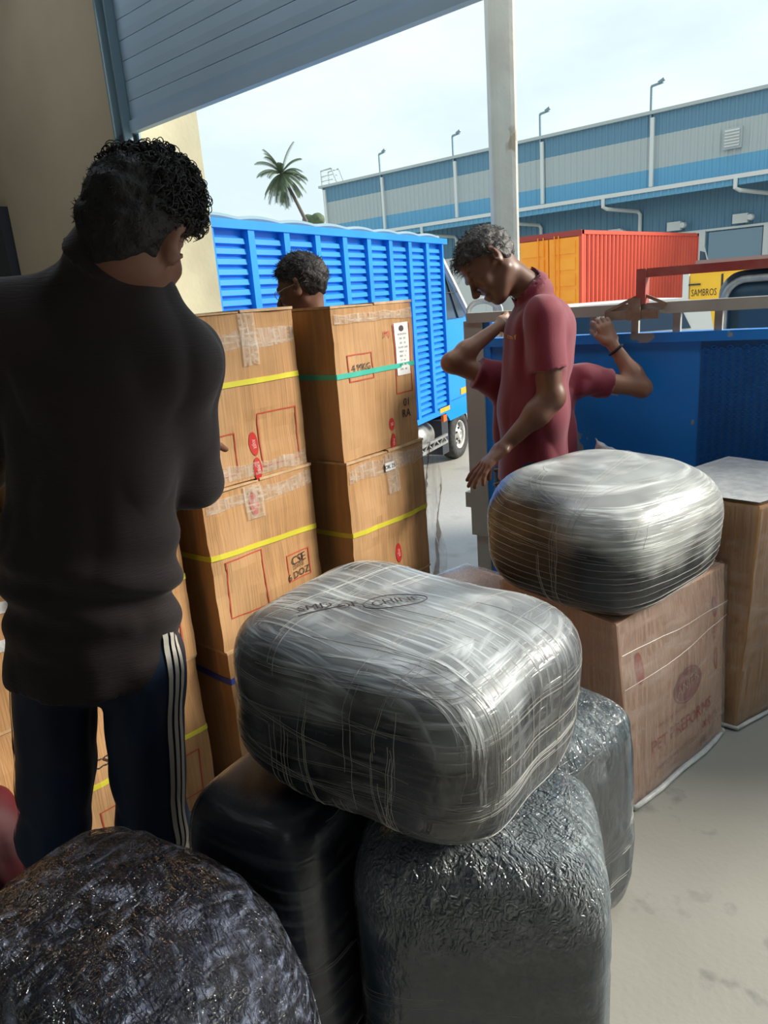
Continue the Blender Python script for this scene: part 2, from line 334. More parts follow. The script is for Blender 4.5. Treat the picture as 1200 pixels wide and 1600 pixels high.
        for ax in range(3):
            b, d = (ax+1) % 3, (ax+2) % 3
            sl0 = [slice(0, None)]*3; sl1 = [slice(0, None)]*3; sl0[ax] = slice(0, -1); sl1[ax] = slice(1, None)
            E0 = S[tuple(sl0)]; E1 = S[tuple(sl1)]; e = np.argwhere(E0 != E1)
            e = e[(e[:, b] > 0) & (e[:, d] > 0) & (e[:, b] < n[b]-1) & (e[:, d] < n[d]-1)]
            ins = S[tuple(e.T)]; ob = np.zeros(3, int); ob[b] = 1; od = np.zeros(3, int); od[d] = 1
            q = np.stack([idx[tuple((e-ob-od).T)], idx[tuple((e-od).T)], idx[tuple(e.T)], idx[tuple((e-ob).T)]], 1)
            q[~ins] = q[~ins][:, ::-1]; F.append(q)
        F = np.concatenate(F); F = F[(F >= 0).all(1)]
        # two light smoothing passes
        for _ in range(1):
            sm = np.zeros_like(V); ct = np.zeros(len(V))
            for i in range(4):
                a, b2 = F[:, i], F[:, (i+1) % 4]
                for ax in range(3): sm[:, ax] += np.bincount(a, V[b2, ax], len(V))+np.bincount(b2, V[a, ax], len(V))
                ct += np.bincount(a, minlength=len(V))+np.bincount(b2, minlength=len(V))
            V = V*.6+.4*sm/ct[:, None]
        return V, F
    def surf(s, p, d, far=.5, n=40):
        """first point of the surface met from p+d*far going towards p"""
        d = nrm(d); t = far
        for _ in range(n):
            r = s.ev((np.array(p)+d*t)[None])[0]
            if r < .0008: break
            t -= max(r*.7, .0008)
            if t < 0: break
        return np.array(p)+d*t
# ---------------------------------------------------------------- structure
mk_ = MB().box((-9, -6, -.5), (9, 2.97, 0)).build('floor', MT['floor']); mk_['kind'] = 'structure'
g = MB().box((-140, -30, -1.2), (140, 160, -.95)).build('yard_ground', MT['yard']); g['kind'] = 'structure'
XJ = -4.70; ZS = 2.655
o = MB().box((-6.95, 3.0, 0), (XJ-.14, 3.46, 4.8)).box((-9, 3.02, 0), (-6.95, 3.5, 4.8)).build('wall_front', MT['wall']); o['kind'] = 'structure'
o = MB().box((XJ-.14, 3.0, -.95), (XJ-.06, 3.50, 4.8)).build('trim_1', MT['wall_out']); o['kind'] = 'structure'
o = MB().box((-9, 3.462, -.95), (XJ-.14, 3.50, 4.8)).build('wall_front_outside', MT['wall_out']); o['kind'] = 'structure'
o = MB().box((5, 3.0, -.95), (9, 3.5, 4.8)).build('wall_front_right', MT['wall']); o['kind'] = 'structure'
o = MB().box((XJ-.14, 3.1, 3.9), (5, 3.5, 4.8)).build('wall_over_door', MT['wall']); o['kind'] = 'structure'
o = MB().box((-9.2, -6, 0), (-9, 3.5, 4.8)).build('wall_left', MT['wall']); o['kind'] = 'structure'
o = MB().box((9, -6, 0), (9.2, 3.5, 4.8)).build('wall_right', MT['wall']); o['kind'] = 'structure'
o = MB().box((-9.2, -6.2, 0), (9.2, -6, 4.8)).build('wall_back', MT['wall']); o['kind'] = 'structure'
o = MB().box((-9.2, -6.2, 4.8), (9.2, 3.5, 4.9)).build('ceiling', MT['ceil']); o['kind'] = 'structure'
o = MB().box((-7.5, 2.93, 0), (-6.99, 3.02, 2.5)).build('trim_2', MT['dark']); o['kind'] = 'structure'
for lx, ly in FILL_LIGHTS: MB().box((lx-.75, ly-.25, 4.66), (lx+.75, ly+.25, 4.8)).build('fill_housing', MT['ceil'], kind='structure')  # boxes added as housings for the unseen fill lights
# shutter
sh = thing('roller_shutter', 'half-raised blue-grey roller shutter hanging across the top of the loading door', 'shutter', (XJ+.1, 2.95, ZS))
z = ZS+.07; k = 0; SLH = .115
prof = [(0, 0), (.004, .003), (.006, .05), (.005, .11), (.0, .115)]
while z < 4.3:
    mb = MB(); x0, x1 = XJ-.02, 5.0
    V = []; 
    for dy, dz in prof: V += [(x0, 2.95-dy, z+dz), (x1, 2.95-dy, z+dz)]
    mb.add(V, [(2*i, 2*i+1, 2*i+3, 2*i+2) for i in range(len(prof)-1)])
    V2 = [(x0, 2.965, z), (x1, 2.965, z), (x1, 2.965, z+.114), (x0, 2.965, z+.114)]; mb.add(V2, [(3, 2, 1, 0)])
    mb.build('slat', MT['shutter'], sh); z += SLH
MB().box((XJ-.02, 2.925, ZS), (5, 2.975, ZS+.07)).build('bottom_rail', MT['shutter'], sh)
gr = thing('shutter_guide_rail', 'blue-grey steel guide channel at the left end of the roller shutter', 'guide rail', (XJ-.06, 2.93, 0))
MB().box((XJ-.15, 2.88, 0), (XJ-.135, 3.0, 4.4)).box((XJ-.135, 2.985, 0), (XJ-.02, 3.0, 4.4)).box((XJ-.035, 2.88, 0), (XJ-.02, 2.94, 4.4)).build('channel', MT['steel_blue'], gr)
MB().box((XJ-.12, 2.90, 0), (XJ-.05, 2.985, ZS)).build('channel_slot', MT['dark'], gr)
# ---------------------------------------------------------------- cartons
def bil(c, s, t): return (c[0]*(1-s)+c[1]*s)*(1-t)+(c[3]*(1-s)+c[2]*s)*t
def text2d(txt, size=1.):
    cu = bpy.data.curves.new('t', 'FONT'); cu.body = txt; cu.size = 1; cu.resolution_u = 2; ob = bpy.data.objects.new('t', cu); COL.objects.link(ob)
    bpy.context.view_layer.update(); me = bpy.data.meshes.new_from_object(ob.evaluated_get(bpy.context.evaluated_depsgraph_get()))
    v = np.array([q.co[:2] for q in me.vertices]); f = [list(p.vertices) for p in me.polygons]
    bpy.data.objects.remove(ob); bpy.data.curves.remove(cu); bpy.data.meshes.remove(me)
    v -= (v.min(0)+v.max(0))/2; v /= np.ptp(v[:, 1]); return v*size, f
class Carton:
    """c = 8 corners: bottom near-right?, order: (x-,y-),(x+,y-),(x+,y+),(x-,y+) bottom then top"""
    def __init__(s, label, c, mat='card', bulge=.006, group=None, seed=0, lid=True, cat='box', name='cardboard_carton'):
        c = np.array(c, float); s.c = c; cen = c.mean(0); loc = c[:4].mean(0); s.cen = cen
        s.t = thing(name, label, cat, loc, group)
        s.faces = {'x': [c[1], c[2], c[6], c[5]], 'y': [c[0], c[1], c[5], c[4]], 'X': [c[3], c[0], c[4], c[7]], 'Y': [c[2], c[3], c[7], c[6]], 'z': [c[4], c[5], c[6], c[7]], 'Z': [c[3], c[2], c[1], c[0]]}
        s.bulge = bulge; s.seed = seed; n = 14; V = []; F = []
        for key, q in s.faces.items():
            b = len(V)
            for j in range(n+1):
                for i in range(n+1): V.append(s.pt(key, i/n, j/n, 0))
            F += [(b+j*(n+1)+i, b+j*(n+1)+i+1, b+(j+1)*(n+1)+i+1, b+(j+1)*(n+1)+i) for j in range(n) for i in range(n)]
        s.body = mk('carton_body', V, F, MT[mat], s.t)
        if lid:
            for (a, b) in ((.0, .492), (.508, 1.)):
                mb = MB(); e = .004
                P = [s.pt('z', u, v, w) for w in (.001, .005) for u, v in ((-.006, a-(.006 if a == 0 else 0)), (1.006, a-(.006 if a == 0 else 0)), (1.006, b+(.006 if b == 1 else 0)), (-.006, b+(.006 if b == 1 else 0)))]
                for i in (5, 6) if a > 0 else (4, 5): P[i] = P[i]+np.array([0, 0, .004])
                mb.add(P, [(0, 3, 2, 1), (4, 5, 6, 7), (0, 1, 5, 4), (1, 2, 6, 5), (2, 3, 7, 6), (3, 0, 4, 7)]).build('flap', MT['card_edge'], s.t)
    def pt(s, key, u, v, off=0.):
        q = s.faces[key]; p = bil(q, u, v); n = np.cross(q[1]-q[0], q[3]-q[0]); n /= np.linalg.norm(n)
        uu, vv = min(max(u, 0), 1), min(max(v, 0), 1); e = 16*uu*(1-uu)*vv*(1-vv)
        w = vnoise(p[None], 7., s.seed)[0]*.007*min(1, e*2)
        g = np.array([vnoise(p[None], 9., s.seed+k)[0]+.6*vnoise(p[None], 26., s.seed+k+5)[0] for k in (11, 17, 23)])*.0035
        return p+g*np.array([1, 1, .35])+n*(s.bulge*e+w+off)
    def strap(s, t, mat, w=.016, dt=0.):
        V = []; F = []; k = 0
        hgt = np.linalg.norm(s.c[4]-s.c[0]); h = w/hgt/2; ring = []
        for key in ('y', 'x', 'Y', 'X'):
            tt = {'y': (t+dt*.3, t), 'x': (t, t+dt), 'Y': (t+dt, t+dt), 'X': (t+dt, t+dt*.3)}[key]
            for i in range(15): u = i/14; ring.append([s.pt(key, u, tt[0]*(1-u)+tt[1]*u+d, .0025) for d in (-h, h)]+[s.pt(key, u, tt[0]*(1-u)+tt[1]*u+d, .0005) for d in (-h, h)])
        for r in ring: V += r
        m = len(ring)
        for i in range(m):
            j = (i+1) % m; a, b = i*4, j*4; F += [(a, b, b+1, a+1), (a+1, b+1, b+3, a+3), (a+2, a+3, b+3, b+2), (a, a+2, b+2, b)]
        mk('strap', V, F, MT[mat], s.t)
    def frame(s, u0, u1, v0, v1, mat='red_ink', w=.004, key='x'):
        q = s.faces[key]; W_ = np.linalg.norm(q[1]-q[0]); H_ = np.linalg.norm(q[3]-q[0]); wu, wv = w/W_, w/H_; mb = MB()
        def strip(a, b, c, d):
            n = 6; hor = (b-a) > (d-c)
            for i in range(n):
                if hor: A_, B_ = a+(b-a)*i/n, a+(b-a)*(i+1)/n; P = [(A_, c), (B_, c), (B_, d), (A_, d)]
                else: A_, B_ = c+(d-c)*i/n, c+(d-c)*(i+1)/n; P = [(a, A_), (b, A_), (b, B_), (a, B_)]
                mb.add([s.pt(key, x, y, .0016) for x, y in P], [(0, 1, 2, 3)])
        strip(u0, u1, v0, v0+wv); strip(u0, u1, v1-wv, v1); strip(u0, u0+wu, v0, v1); strip(u1-wu, u1, v0, v1)
        mb.build('printed_frame', MT[mat], s.t)
    def text(s, txt, u, v, size, mat, rot=0, key='x', name='lettering', off=.003, stretch=1.):
        q = s.faces[key]; W_ = np.linalg.norm(q[1]-q[0]); H_ = np.linalg.norm(q[3]-q[0]); P, f = text2d(txt, size); P = P*[stretch, 1]
        c, sn = cos(radians(rot)), sin(radians(rot)); P = P@np.array([[c, sn], [-sn, c]])
        mk(name, [s.pt(key, u+p[0]/W_, v+p[1]/H_, off) for p in P], f, MT[mat], s.t)
    def oval(s, u, v, a, b, mat, key='x', off=.0018, ring=0, name='printed_oval'):
        q = s.faces[key]; W_ = np.linalg.norm(q[1]-q[0]); H_ = np.linalg.norm(q[3]-q[0]); V = []; n = 28
        for k_ in range(n):
            x, y = cos(2*pi*k_/n), sin(2*pi*k_/n); V.append(s.pt(key, u+a*x/W_, v+b*y/H_, off))
        if ring:
            for k_ in range(n):
                x, y = cos(2*pi*k_/n), sin(2*pi*k_/n); V.append(s.pt(key, u+(a-ring)*x/W_, v+(b-ring)*y/H_, off))
            F = [(k_, (k_+1) % n, n+(k_+1) % n, n+k_) for k_ in range(n)]
        else:
            V.append(s.pt(key, u, v, off)); F = [(k_, (k_+1) % n, n) for k_ in range(n)]
        mk(name, V, F, MT[mat], s.t)
    def logo(s, u, v, a=.016, b=.036, mat='red_label', ink='white_ink', txt='ANJER', rot=-90, key='x'):
        s.oval(u, v, a, b, mat, key); s.text(txt, u, v, min(a, b)*.95, ink, rot, key, stretch=.62 if a < b else .8)
    def patch(s, u0, u1, v0, v1, mat, name, key='x', off=.002, n=8, ragged=0.):
        V = []; m = 4
        for j in range(m+1):
            for i in range(n+1):
                u = u0+(u1-u0)*i/n; v = v0+(v1-v0)*j/m
                if ragged: r_ = vnoise(np.array([[u*9, v*9, s.seed+i]]), 3.)[0]*ragged; v += r_*(1 if j in (0, m) else .3)
                V.append(s.pt(key, u, v, off))
        return mk(name, V, [(j*(n+1)+i, j*(n+1)+i+1, (j+1)*(n+1)+i+1, (j+1)*(n+1)+i) for j in range(m) for i in range(n)], MT[mat], s.t)
    def film(s, mat='film_box', off=.008):
        V = []; F = []; n = 14
        for key in ('x', 'y', 'z', 'X', 'Y'):
            b = len(V)
            for j in range(n+1):
                for i in range(n+1):
                    u, v = i/n, j/n; e = 1.0+.012; p = s.pt(key, .5+(u-.5)*e, .5+(v-.5)*(e if key == 'z' else 1.0), off); V.append(p)
            F += [(b+j*(n+1)+i, b+j*(n+1)+i+1, b+(j+1)*(n+1)+i+1, b+(j+1)*(n+1)+i) for j in range(n) for i in range(n)]
        return mk('stretch_film', V, F, MT[mat], s.t)
def corners(xn, yn, xf, yf, depth, z0, z1, dtx=0., dty=0.):
    """carton whose +X side runs from (xn,yn) to (xf,yf); depth towards -X"""
    d = np.array([xf-xn, yf-yn]); d /= np.linalg.norm(d); p = np.array([-d[1], d[0]])*depth
    P = [(xn+p[0], yn+p[1]), (xn, yn), (xf, yf), (xf+p[0], yf+p[1])]
    return [(x, y, z0) for x, y in P]+[(x+dtx, y+dty, z1) for x, y in P]
A1 = Carton('top carton of the front-left stack, yellow strap and taped lid', corners(-1.76, 1.14, -1.765, 1.555, .52, 1.004, 1.487), seed=1)
A1.strap(.60, 'yellow_strap'); A1.frame(.55, .93, .06, .40); A1.frame(-.0, .34, .05, .31); A1.logo(.50, .215); A1.logo(.50, .055)
A1.patch(.02, .99, .80, .90, 'tape', 'clear_tape', ragged=.02); A1.patch(.48, .62, .70, .995, 'tape', 'clear_tape', ragged=.01, off=.0045); A1.patch(.02, .99, .02, .10, 'tape', 'clear_tape', ragged=.02)
A2 = Carton('middle carton of the front-left stack, yellow strap and handwritten marks in a small red frame', corners(-1.755, 1.135, -1.762, 1.56, .52, .508, .994), seed=2)
A2.strap(.615, 'yellow_strap', dt=-.03); A2.frame(.10, .43, .19, .57); A2.frame(.66, .90, .27, .46); A2.logo(.42, .87); A2.logo(.52, .12)
A2.text('CSE', .78, .41, .028, 'black_ink', 4); A2.text('DATE', .78, .365, .014, 'black_ink', 4); A2.text('6 DOZ', .77, .31, .024, 'black_ink', 4); A2.text('X  7', .84, .19, .026, 'black_ink', 4)
A2.patch(.02, .99, .88, .97, 'tape', 'clear_tape', ragged=.02); A2.patch(.34, .5, .78, .99, 'tape', 'clear_tape', off=.0045)
A3 = Carton('bottom carton of the front-left stack, dark blue strap, behind the wrapped bale', corners(-1.75, 1.14, -1.76, 1.56, .52, .004, .498), seed=3)
A3.strap(.82, 'blue_strap', w=.02); A3.frame(.1, .5, .2, .55)
B1 = Carton('top carton of the second stack with a teal strap and white paper label', corners(-1.672, 1.63, -1.70, 2.045, .50, .998, 1.478), seed=4)
B1.strap(.57, 'teal_strap', dt=-.0); B1.frame(.13, .43, .52, .70); B1.frame(.71, .95, .37, .86); B1.text('4 MKG', .28, .61, .022, 'black_ink')
B1.patch(.73, .93, .50, .87, 'paper', 'paper_label', off=.0022); B1.oval(.83, .83, .014, .010, 'black_ink', off=.0032, name='label_emblem')
for i, tx in enumerate(('SPECIFICATION', 'ITEM    PET', 'SIZE     28', 'COLOUR  CLEAR', 'WEIGHT    12', 'NECK     30', 'QTY    4500', 'BATCH   0712', 'DATE    1807')):
    B1.text(tx, .83, .79-i*.031, .0062, 'black_ink', off=.0036, stretch=.85)
B1.text('JMJ', .63, .80, .022, 'red_label'); B1.text('01', .84, .30, .028, 'black_ink'); B1.text('RA', .84, .22, .028, 'black_ink'); B1.logo(.63, .165, .014, .022, txt='SR', rot=-90); B1.logo(.63, .035, .014, .03)
B1.patch(.02, .99, .9, .96, 'tape', 'clear_tape', ragged=.01, off=.0045)
B2 = Carton('middle carton of the second stack, yellow strap, under the teal-strapped one', corners(-1.665, 1.63, -1.695, 2.06, .50, .508, .988), seed=5)
B2.strap(.50, 'yellow_strap', dt=-.02); B2.patch(.02, .99, .86, .97, 'tape', 'clear_tape', ragged=.02); B2.patch(.45, .6, .7, .99, 'tape', 'clear_tape', off=.0045); B2.patch(.44, .56, .87, .93, 'paper', 'paper_label', off=.0060); B2.text('OK 25', .5, .9, .014, 'black_ink', off=.0072); B2.logo(.55, .22)
B3 = Carton('bottom carton of the second stack, mostly hidden by the wrapped bale', corners(-1.665, 1.63, -1.695, 2.06, .50, .004, .498), seed=6); B3.strap(.5, 'yellow_strap')
# loose film hanging at the rear edge of the second stack
V = []; 
for j in range(25):
    for i in range(5):
        z_ = .98-j*.036; x_ = -1.70+i*.012*(1+j*.03); V.append((x_+.01*sin(j*.9+i), 2.066+.012*sin(j*.5+i*1.7)+i*.004, z_))
mk('film_tail', V, [(j*5+i, j*5+i+1, (j+1)*5+i+1, (j+1)*5+i) for j in range(24) for i in range(4)], MT['film_box'], B2.t, smooth=True)
lbC = ['bottom carton beyond the standing man\'s legs, yellow strap and red frames', 'middle carton beyond the standing man\'s thighs, level with his hips', 'top carton beyond the standing man\'s waist']
for k_ in range(3):
    C = Carton(lbC[k_], corners(-1.83+.01*k_, .665, -1.83+.012*k_, 1.08, .5, (.009 if k_ else .004)+.499*k_, .499+.499*k_), seed=10+k_)
    C.strap(.52, 'yellow_strap'); C.frame(.5, .9, .1, .4); C.frame(.1, .4, .1, .35); C.text('CSE 7', .25, .65, .03, 'black_ink')
    if k_ == 1: C.logo(.45, .8)
lbF = ['bottom carton at the left edge beside the red bag', 'middle carton at the left edge with white straps', 'top carton at the left edge behind the man\'s back']
for k_ in range(3):
    Fb = Carton(lbF[k_], corners(-1.90, .20, -1.88, .62, .5, (.009 if k_ else .004)+.499*k_, .499+.499*k_), seed=20+k_)
    if k_ == 1: Fb.strap(.75, 'film_solid', w=.03, dt=-.1); Fb.strap(.55, 'film_solid', w=.03, dt=-.1)
    else: Fb.strap(.5, 'yellow_strap')
# film-wrapped cartons at the right
D = Carton('large film-wrapped carton with faded red print standing under the dark bale', [(-1.20, 1.875, .003), (-.757, 1.788, .003), (-.677, 2.315, .003), (-1.12, 2.37, .003), (-1.235, 1.86, .60), (-.80, 1.755, .60), (-.705, 2.335, .605), (-1.13, 2.38, .605)], 'card_pale', bulge=.012, seed=30, lid=False)
D.oval(.56, .475, .075, .062, 'faded_ink', ring=.006); D.oval(.56, .475, .066, .053, 'faded_ink', off=.0012); D.text('ANJER', .56, .475, .05, 'card_pale', 14, off=.0032, stretch=.75)
D.text('PET PREFORMS', .52, .265, .042, 'red_ink', 2, off=.0028, stretch=.85); D.text('PREFORMS PVT LTD', .45, .12, .018, 'faded_ink', 2); D.text('100 PCS', .82, .165, .024, 'red_ink'); D.text('HANDLE WITH CARE', .4, .36, .012, 'faded_ink')
D.oval(.89, .50, .012, .036, 'red_ink', ring=.004); D.logo(.88, .80, .013, .035, 'faded_ink', 'card_pale'); D.text('ANJER', .88, .66, .02, 'faded_ink', -90); D.logo(.14, .72, .016, .05, 'red_ink', 'card_pale'); D.text('F4', .76, .065, .03, 'faded_ink')
D.film()
mb = MB(); ring = [D.pt(k_, u, .012, .012) for k_ in ('y', 'x', 'Y', 'X') for u in np.linspace(0, 1, 9)[:-1]]; mb.tube(ring, .009, 6, closed=True).build('film_hem', MT['film_solid'], D.t, smooth=True)
for t0, t1 in ((.66, .72), (.84, .80)):
    MB().tube([D.pt('x', u, t0*(1-u)+t1*u, .0105) for u in np.linspace(0, 1, 10)], .0009, 4).build('film_ridge', MT['strand'], D.t)
Eb = Carton('film-wrapped plain carton at the right edge of the picture', [(-1.05, 2.40, .003), (-.655, 2.37, .003), (-.50, 2.86, .003), (-.93, 2.95, .003), (-1.03, 2.40, .80), (-.62, 2.365, .80), (-.47, 2.85, .80), (-.90, 2.95, .80)], 'card', bulge=.01, seed=31, lid=False)
Eb.frame(.26, .8, .49, .60, 'red_ink', .003); Eb.text('111', .5, .545, .04, 'red_ink'); Eb.film(); Eb.patch(.0, 1., .0, 1., 'film_solid', 'film_top', key='z', off=.012)
mb = MB(); ring = [Eb.pt(k_, u, .012, .012) for k_ in ('y', 'x', 'Y', 'X') for u in np.linspace(0, 1, 9)[:-1]]; mb.tube(ring, .007, 6, closed=True).build('film_hem', MT['film_solid'], Eb.t, smooth=True)
Gb = Carton('small film-topped carton between the wrapped cartons and the lorry post', [(-1.60, 1.90, .003), (-1.28, 1.85, .003), (-1.25, 2.08, .003), (-1.57, 2.13, .003), (-1.60, 1.90, .50), (-1.28, 1.85, .50), (-1.25, 2.08, .50), (-1.57, 2.13, .50)], 'card_pale', seed=32, lid=False); Gb.film()
Gb.patch(.0, 1., .0, 1., 'film_box', 'film_top', key='z', off=.012)
# ---------------------------------------------------------------- wrapped bales
def bale(label, cen, half, rz=0, tilt=(0, 0), mat='bale_dark', film='film_h', p=4., seed=1, lump=.03, crk=.0, strands=None, tuft=None, base_flat=True, group=None):
    cen = np.array(cen, float); a, b, c = half
    R = np.array(Matrix.Rotation(rz, 3, 'Z')@Matrix.Rotation(tilt[0], 3, 'X')@Matrix.Rotation(tilt[1], 3, 'Y'))
    t = thing('wrapped_bale', label, 'bale', cen-[0, 0, c], group)
    n = 64; g_ = np.tan(np.linspace(-pi/4, pi/4, n+1)); V = []; F = []
    U, Wd = np.meshgrid(g_, g_, indexing='ij'); one = np.ones_like(U)
    for k_, (x, y, z_) in enumerate(((one, U, Wd), (-one, Wd, U), (U, -one, Wd), (Wd, one, U), (U, Wd, one), (Wd, U, -one))):
        V.append(np.stack([x, y, z_], -1).reshape(-1, 3)); i, j = np.meshgrid(np.arange(n), np.arange(n), indexing='ij'); q = (k_*(n+1)**2+i*(n+1)+j)
        F.append(np.stack([q, q+n+1, q+n+2, q+1], -1).reshape(-1, 4))
    V = np.concatenate(V); F = np.concatenate(F); V /= np.linalg.norm(V, axis=1)[:, None]; H_ = np.array(half)
    def radial(dirs, off, film_):
        d = dirs*H_; d /= np.linalg.norm(d, axis=1)[:, None]
        r = (abs(d/H_)**p).sum(1)**(-1/p); P = d*r[:, None]
        w = 1+lump*vnoise(P, 5., seed)+lump*.5*vnoise(P, 11., seed+3)
        if film_ and crk:
            w = w+crk*.35/np.minimum(a, c)*(1-abs(vnoise(P*[1, 1, 1], 20., seed+9))*2)
        P = P*w[:, None]; P = P+d*off
        return P@R.T+cen
    mk('bale_body', radial(V, 0, False), F, MT[mat], t, smooth=True)
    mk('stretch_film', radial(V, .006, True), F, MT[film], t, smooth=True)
    if strands:
        rr = np.random.RandomState(seed); mb = MB()
        for (ax, cnt, h0, h1, wob, th) in strands:
            o_ = [i for i in range(3) if i != ax]
            per = 1 if wob < .02 else 3
            for k_ in range(cnt):
                hb = h0+(h1-h0)*(k_+rr.uniform(-.3, .3)*(wob > .02))/max(1, cnt-1); tb = rr.uniform(-1, 1)*wob; th0 = rr.uniform(0, 2*pi); span = 2*pi if wob < .02 else rr.uniform(1.0, 3.2)
                for g_ in range(per):
                    h = hb+(g_-per/2)*.028*(per > 1)*rr.uniform(.6, 1.3); tilt_ = tb+rr.uniform(-.02, .02); a0 = th0+rr.uniform(-.3, .3)*(per > 1); m = 60 if span > 6 else 22; D_ = []
                    sp = span*(1 if span > 6 else rr.uniform(.6, 1.1))
                    for q in range(m):
                        an = a0+sp*q/m; d = np.zeros(3); d[o_[0]] = cos(an); d[o_[1]] = sin(an)
                        rho = (abs(d[o_[0]])**p+abs(d[o_[1]])**p)**(-1/p); hh = np.clip(h+tilt_*cos(an)+.008*sin(an*5+k_)+.004*sin(an*17+k_*2), -.97, .97)
                        s_ = (1-abs(hh)**p)**(1/p); e = np.zeros(3); e[o_[0]] = d[o_[0]]*rho*s_; e[o_[1]] = d[o_[1]]*rho*s_; e[ax] = hh; D_.append(e)
                    D_ = np.array(D_); P = radial(D_/np.linalg.norm(D_, axis=1)[:, None], .0066, False)
                    mb.tube(P, th*rr.uniform(.5, 1.2), 3, closed=span > 6)
        mb.build('film_ridges', MT['strand'], t, kind='stuff')
    return t, (lambda dirs, off=.008: radial(np.array(dirs, float)/np.linalg.norm(np.array(dirs, float), axis=1)[:, None], off, False)), R
H1 = (.275, .235, .158)
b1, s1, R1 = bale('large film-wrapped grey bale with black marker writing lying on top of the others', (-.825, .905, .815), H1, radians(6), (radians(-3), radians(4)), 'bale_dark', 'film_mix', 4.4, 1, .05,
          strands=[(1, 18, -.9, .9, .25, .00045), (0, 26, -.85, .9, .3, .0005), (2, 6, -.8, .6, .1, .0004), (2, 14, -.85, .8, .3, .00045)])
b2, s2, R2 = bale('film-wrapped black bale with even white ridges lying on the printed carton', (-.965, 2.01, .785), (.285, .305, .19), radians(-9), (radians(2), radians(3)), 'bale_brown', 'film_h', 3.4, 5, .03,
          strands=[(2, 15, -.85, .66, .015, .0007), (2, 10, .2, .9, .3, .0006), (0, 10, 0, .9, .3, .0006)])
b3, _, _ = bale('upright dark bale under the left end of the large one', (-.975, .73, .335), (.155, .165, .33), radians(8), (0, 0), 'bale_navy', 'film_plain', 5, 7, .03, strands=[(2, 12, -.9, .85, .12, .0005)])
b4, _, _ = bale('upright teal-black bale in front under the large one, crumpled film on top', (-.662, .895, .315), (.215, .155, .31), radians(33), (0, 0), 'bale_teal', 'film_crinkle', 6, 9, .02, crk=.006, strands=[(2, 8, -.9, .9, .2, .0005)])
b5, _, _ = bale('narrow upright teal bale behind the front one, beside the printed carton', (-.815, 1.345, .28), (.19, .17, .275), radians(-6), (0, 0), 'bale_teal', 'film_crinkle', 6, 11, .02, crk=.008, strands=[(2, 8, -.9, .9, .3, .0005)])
b6, _, _ = bale('low dark bale in thick crinkled film at the bottom left corner', (-.90, .33, .355), (.25, .20, .35), radians(10), (radians(3), radians(-6)), 'bale_navy', 'film_foil', 4.2, 13, .03, crk=.008)
# marker writing on the large bale, draped on its top
def drape(txt, c, size, rot, surf, t, half, name='handwriting', st=1.):
    P, f = text2d(txt, size); P = P*[st, 1]; ca, sa = cos(rot), sin(rot); P = P@np.array([[ca, sa], [-sa, ca]])
    d = np.stack([(c[0]+P[:, 0])/half[0], (c[1]+P[:, 1])/half[1], np.ones(len(P))], 1)
    mk(name, surf(d, .0095), f, MT['black_ink'], t)
o1 = (atz(606, 950, .965)-np.array([-.825, .905, 0]))[:2]; rh = RH[:2]
for tx, dx, sz in (('CHINE', .0, .021), ('OF', -.085, .022), ('SMD', -.145, .024)): q = o1+rh*dx; drape(tx, q, sz, atan2_(RH[1], RH[0])+radians(12), s1, b1, H1)
an = np.linspace(0, 2*pi, 33)[:-1]; q = o1[:, None]+rh[:, None]*.058*np.cos(an)+np.array([-rh[1], rh[0]])[:, None]*.030*np.sin(an+.3)
MB().tube(s1(np.stack([q[0]/H1[0], q[1]/H1[1], np.ones(32)], 1), .0095), .0009, 4, closed=True).build('ink_loop', MT['black_ink'], b1)
q = np.array([o1+rh*(-.17+.08*u)+np.array([.02, -.03])*(1-u) for u in np.linspace(0, 1, 10)]); MB().tube(s1(np.stack([q[:, 0]/H1[0], q[:, 1]/H1[1], np.ones(10)], 1), .0095), .001, 4).build('ink_line', MT['black_ink'], b1)
# film knot on the second bale
def knot(t, c, n, seed, L=.06, dirv=(0, 0, 1)):
    rr = np.random.RandomState(seed); mb = MB()
    for k_ in range(n):
        P = [np.array(c)]; d = nrm(np.array(dirv)+rr.randn(3)*.6)
        for q in range(6): P.append(P[-1]+d*L/5); d = nrm(d+rr.randn(3)*.5)
        mb.tube(P, [.006, .007, .008, .007, .005, .004, .002], 5)
    mb.build('film_knot', MT['film_solid'], t, smooth=True, kind='stuff')
kc = at(850, 728, 2.72)
S = SDF()
for q in ((818, 735, .007), (826, 729, .010), (838, 727, .016), (850, 729, .016), (862, 733, .012), (875, 728, .006), (884, 722, .004)):
    S.ell(at(q[0], q[1], 2.62), (q[2],)*3, k=.015)
S.disp = lambda P: .004*vnoise(P, 60., 4)
V, F = S.mesh(.004); mk('film_knot', V, F, MT['film_solid'], b2, smooth=True)
S = SDF()
for q in ((935, 690, .012), (945, 700, .03), (965, 705, .03), (985, 708, .03), (1010, 712, .025)): S.ell(at(q[0], q[1]+8, 2.95), (q[2],)*3, k=.03)
S.cap(at(930, 684, 2.95), at(945, 715, 2.95), .004, .02)
S.cap(at(960, 720, 2.95), at(965, 790, 2.95), .03, .035)
S.disp = lambda P: .006*vnoise(P, 45., 4)
V, F = S.mesh(.005); mk('film_bunch', V, F, MT['film_solid'], Eb.t, smooth=True)
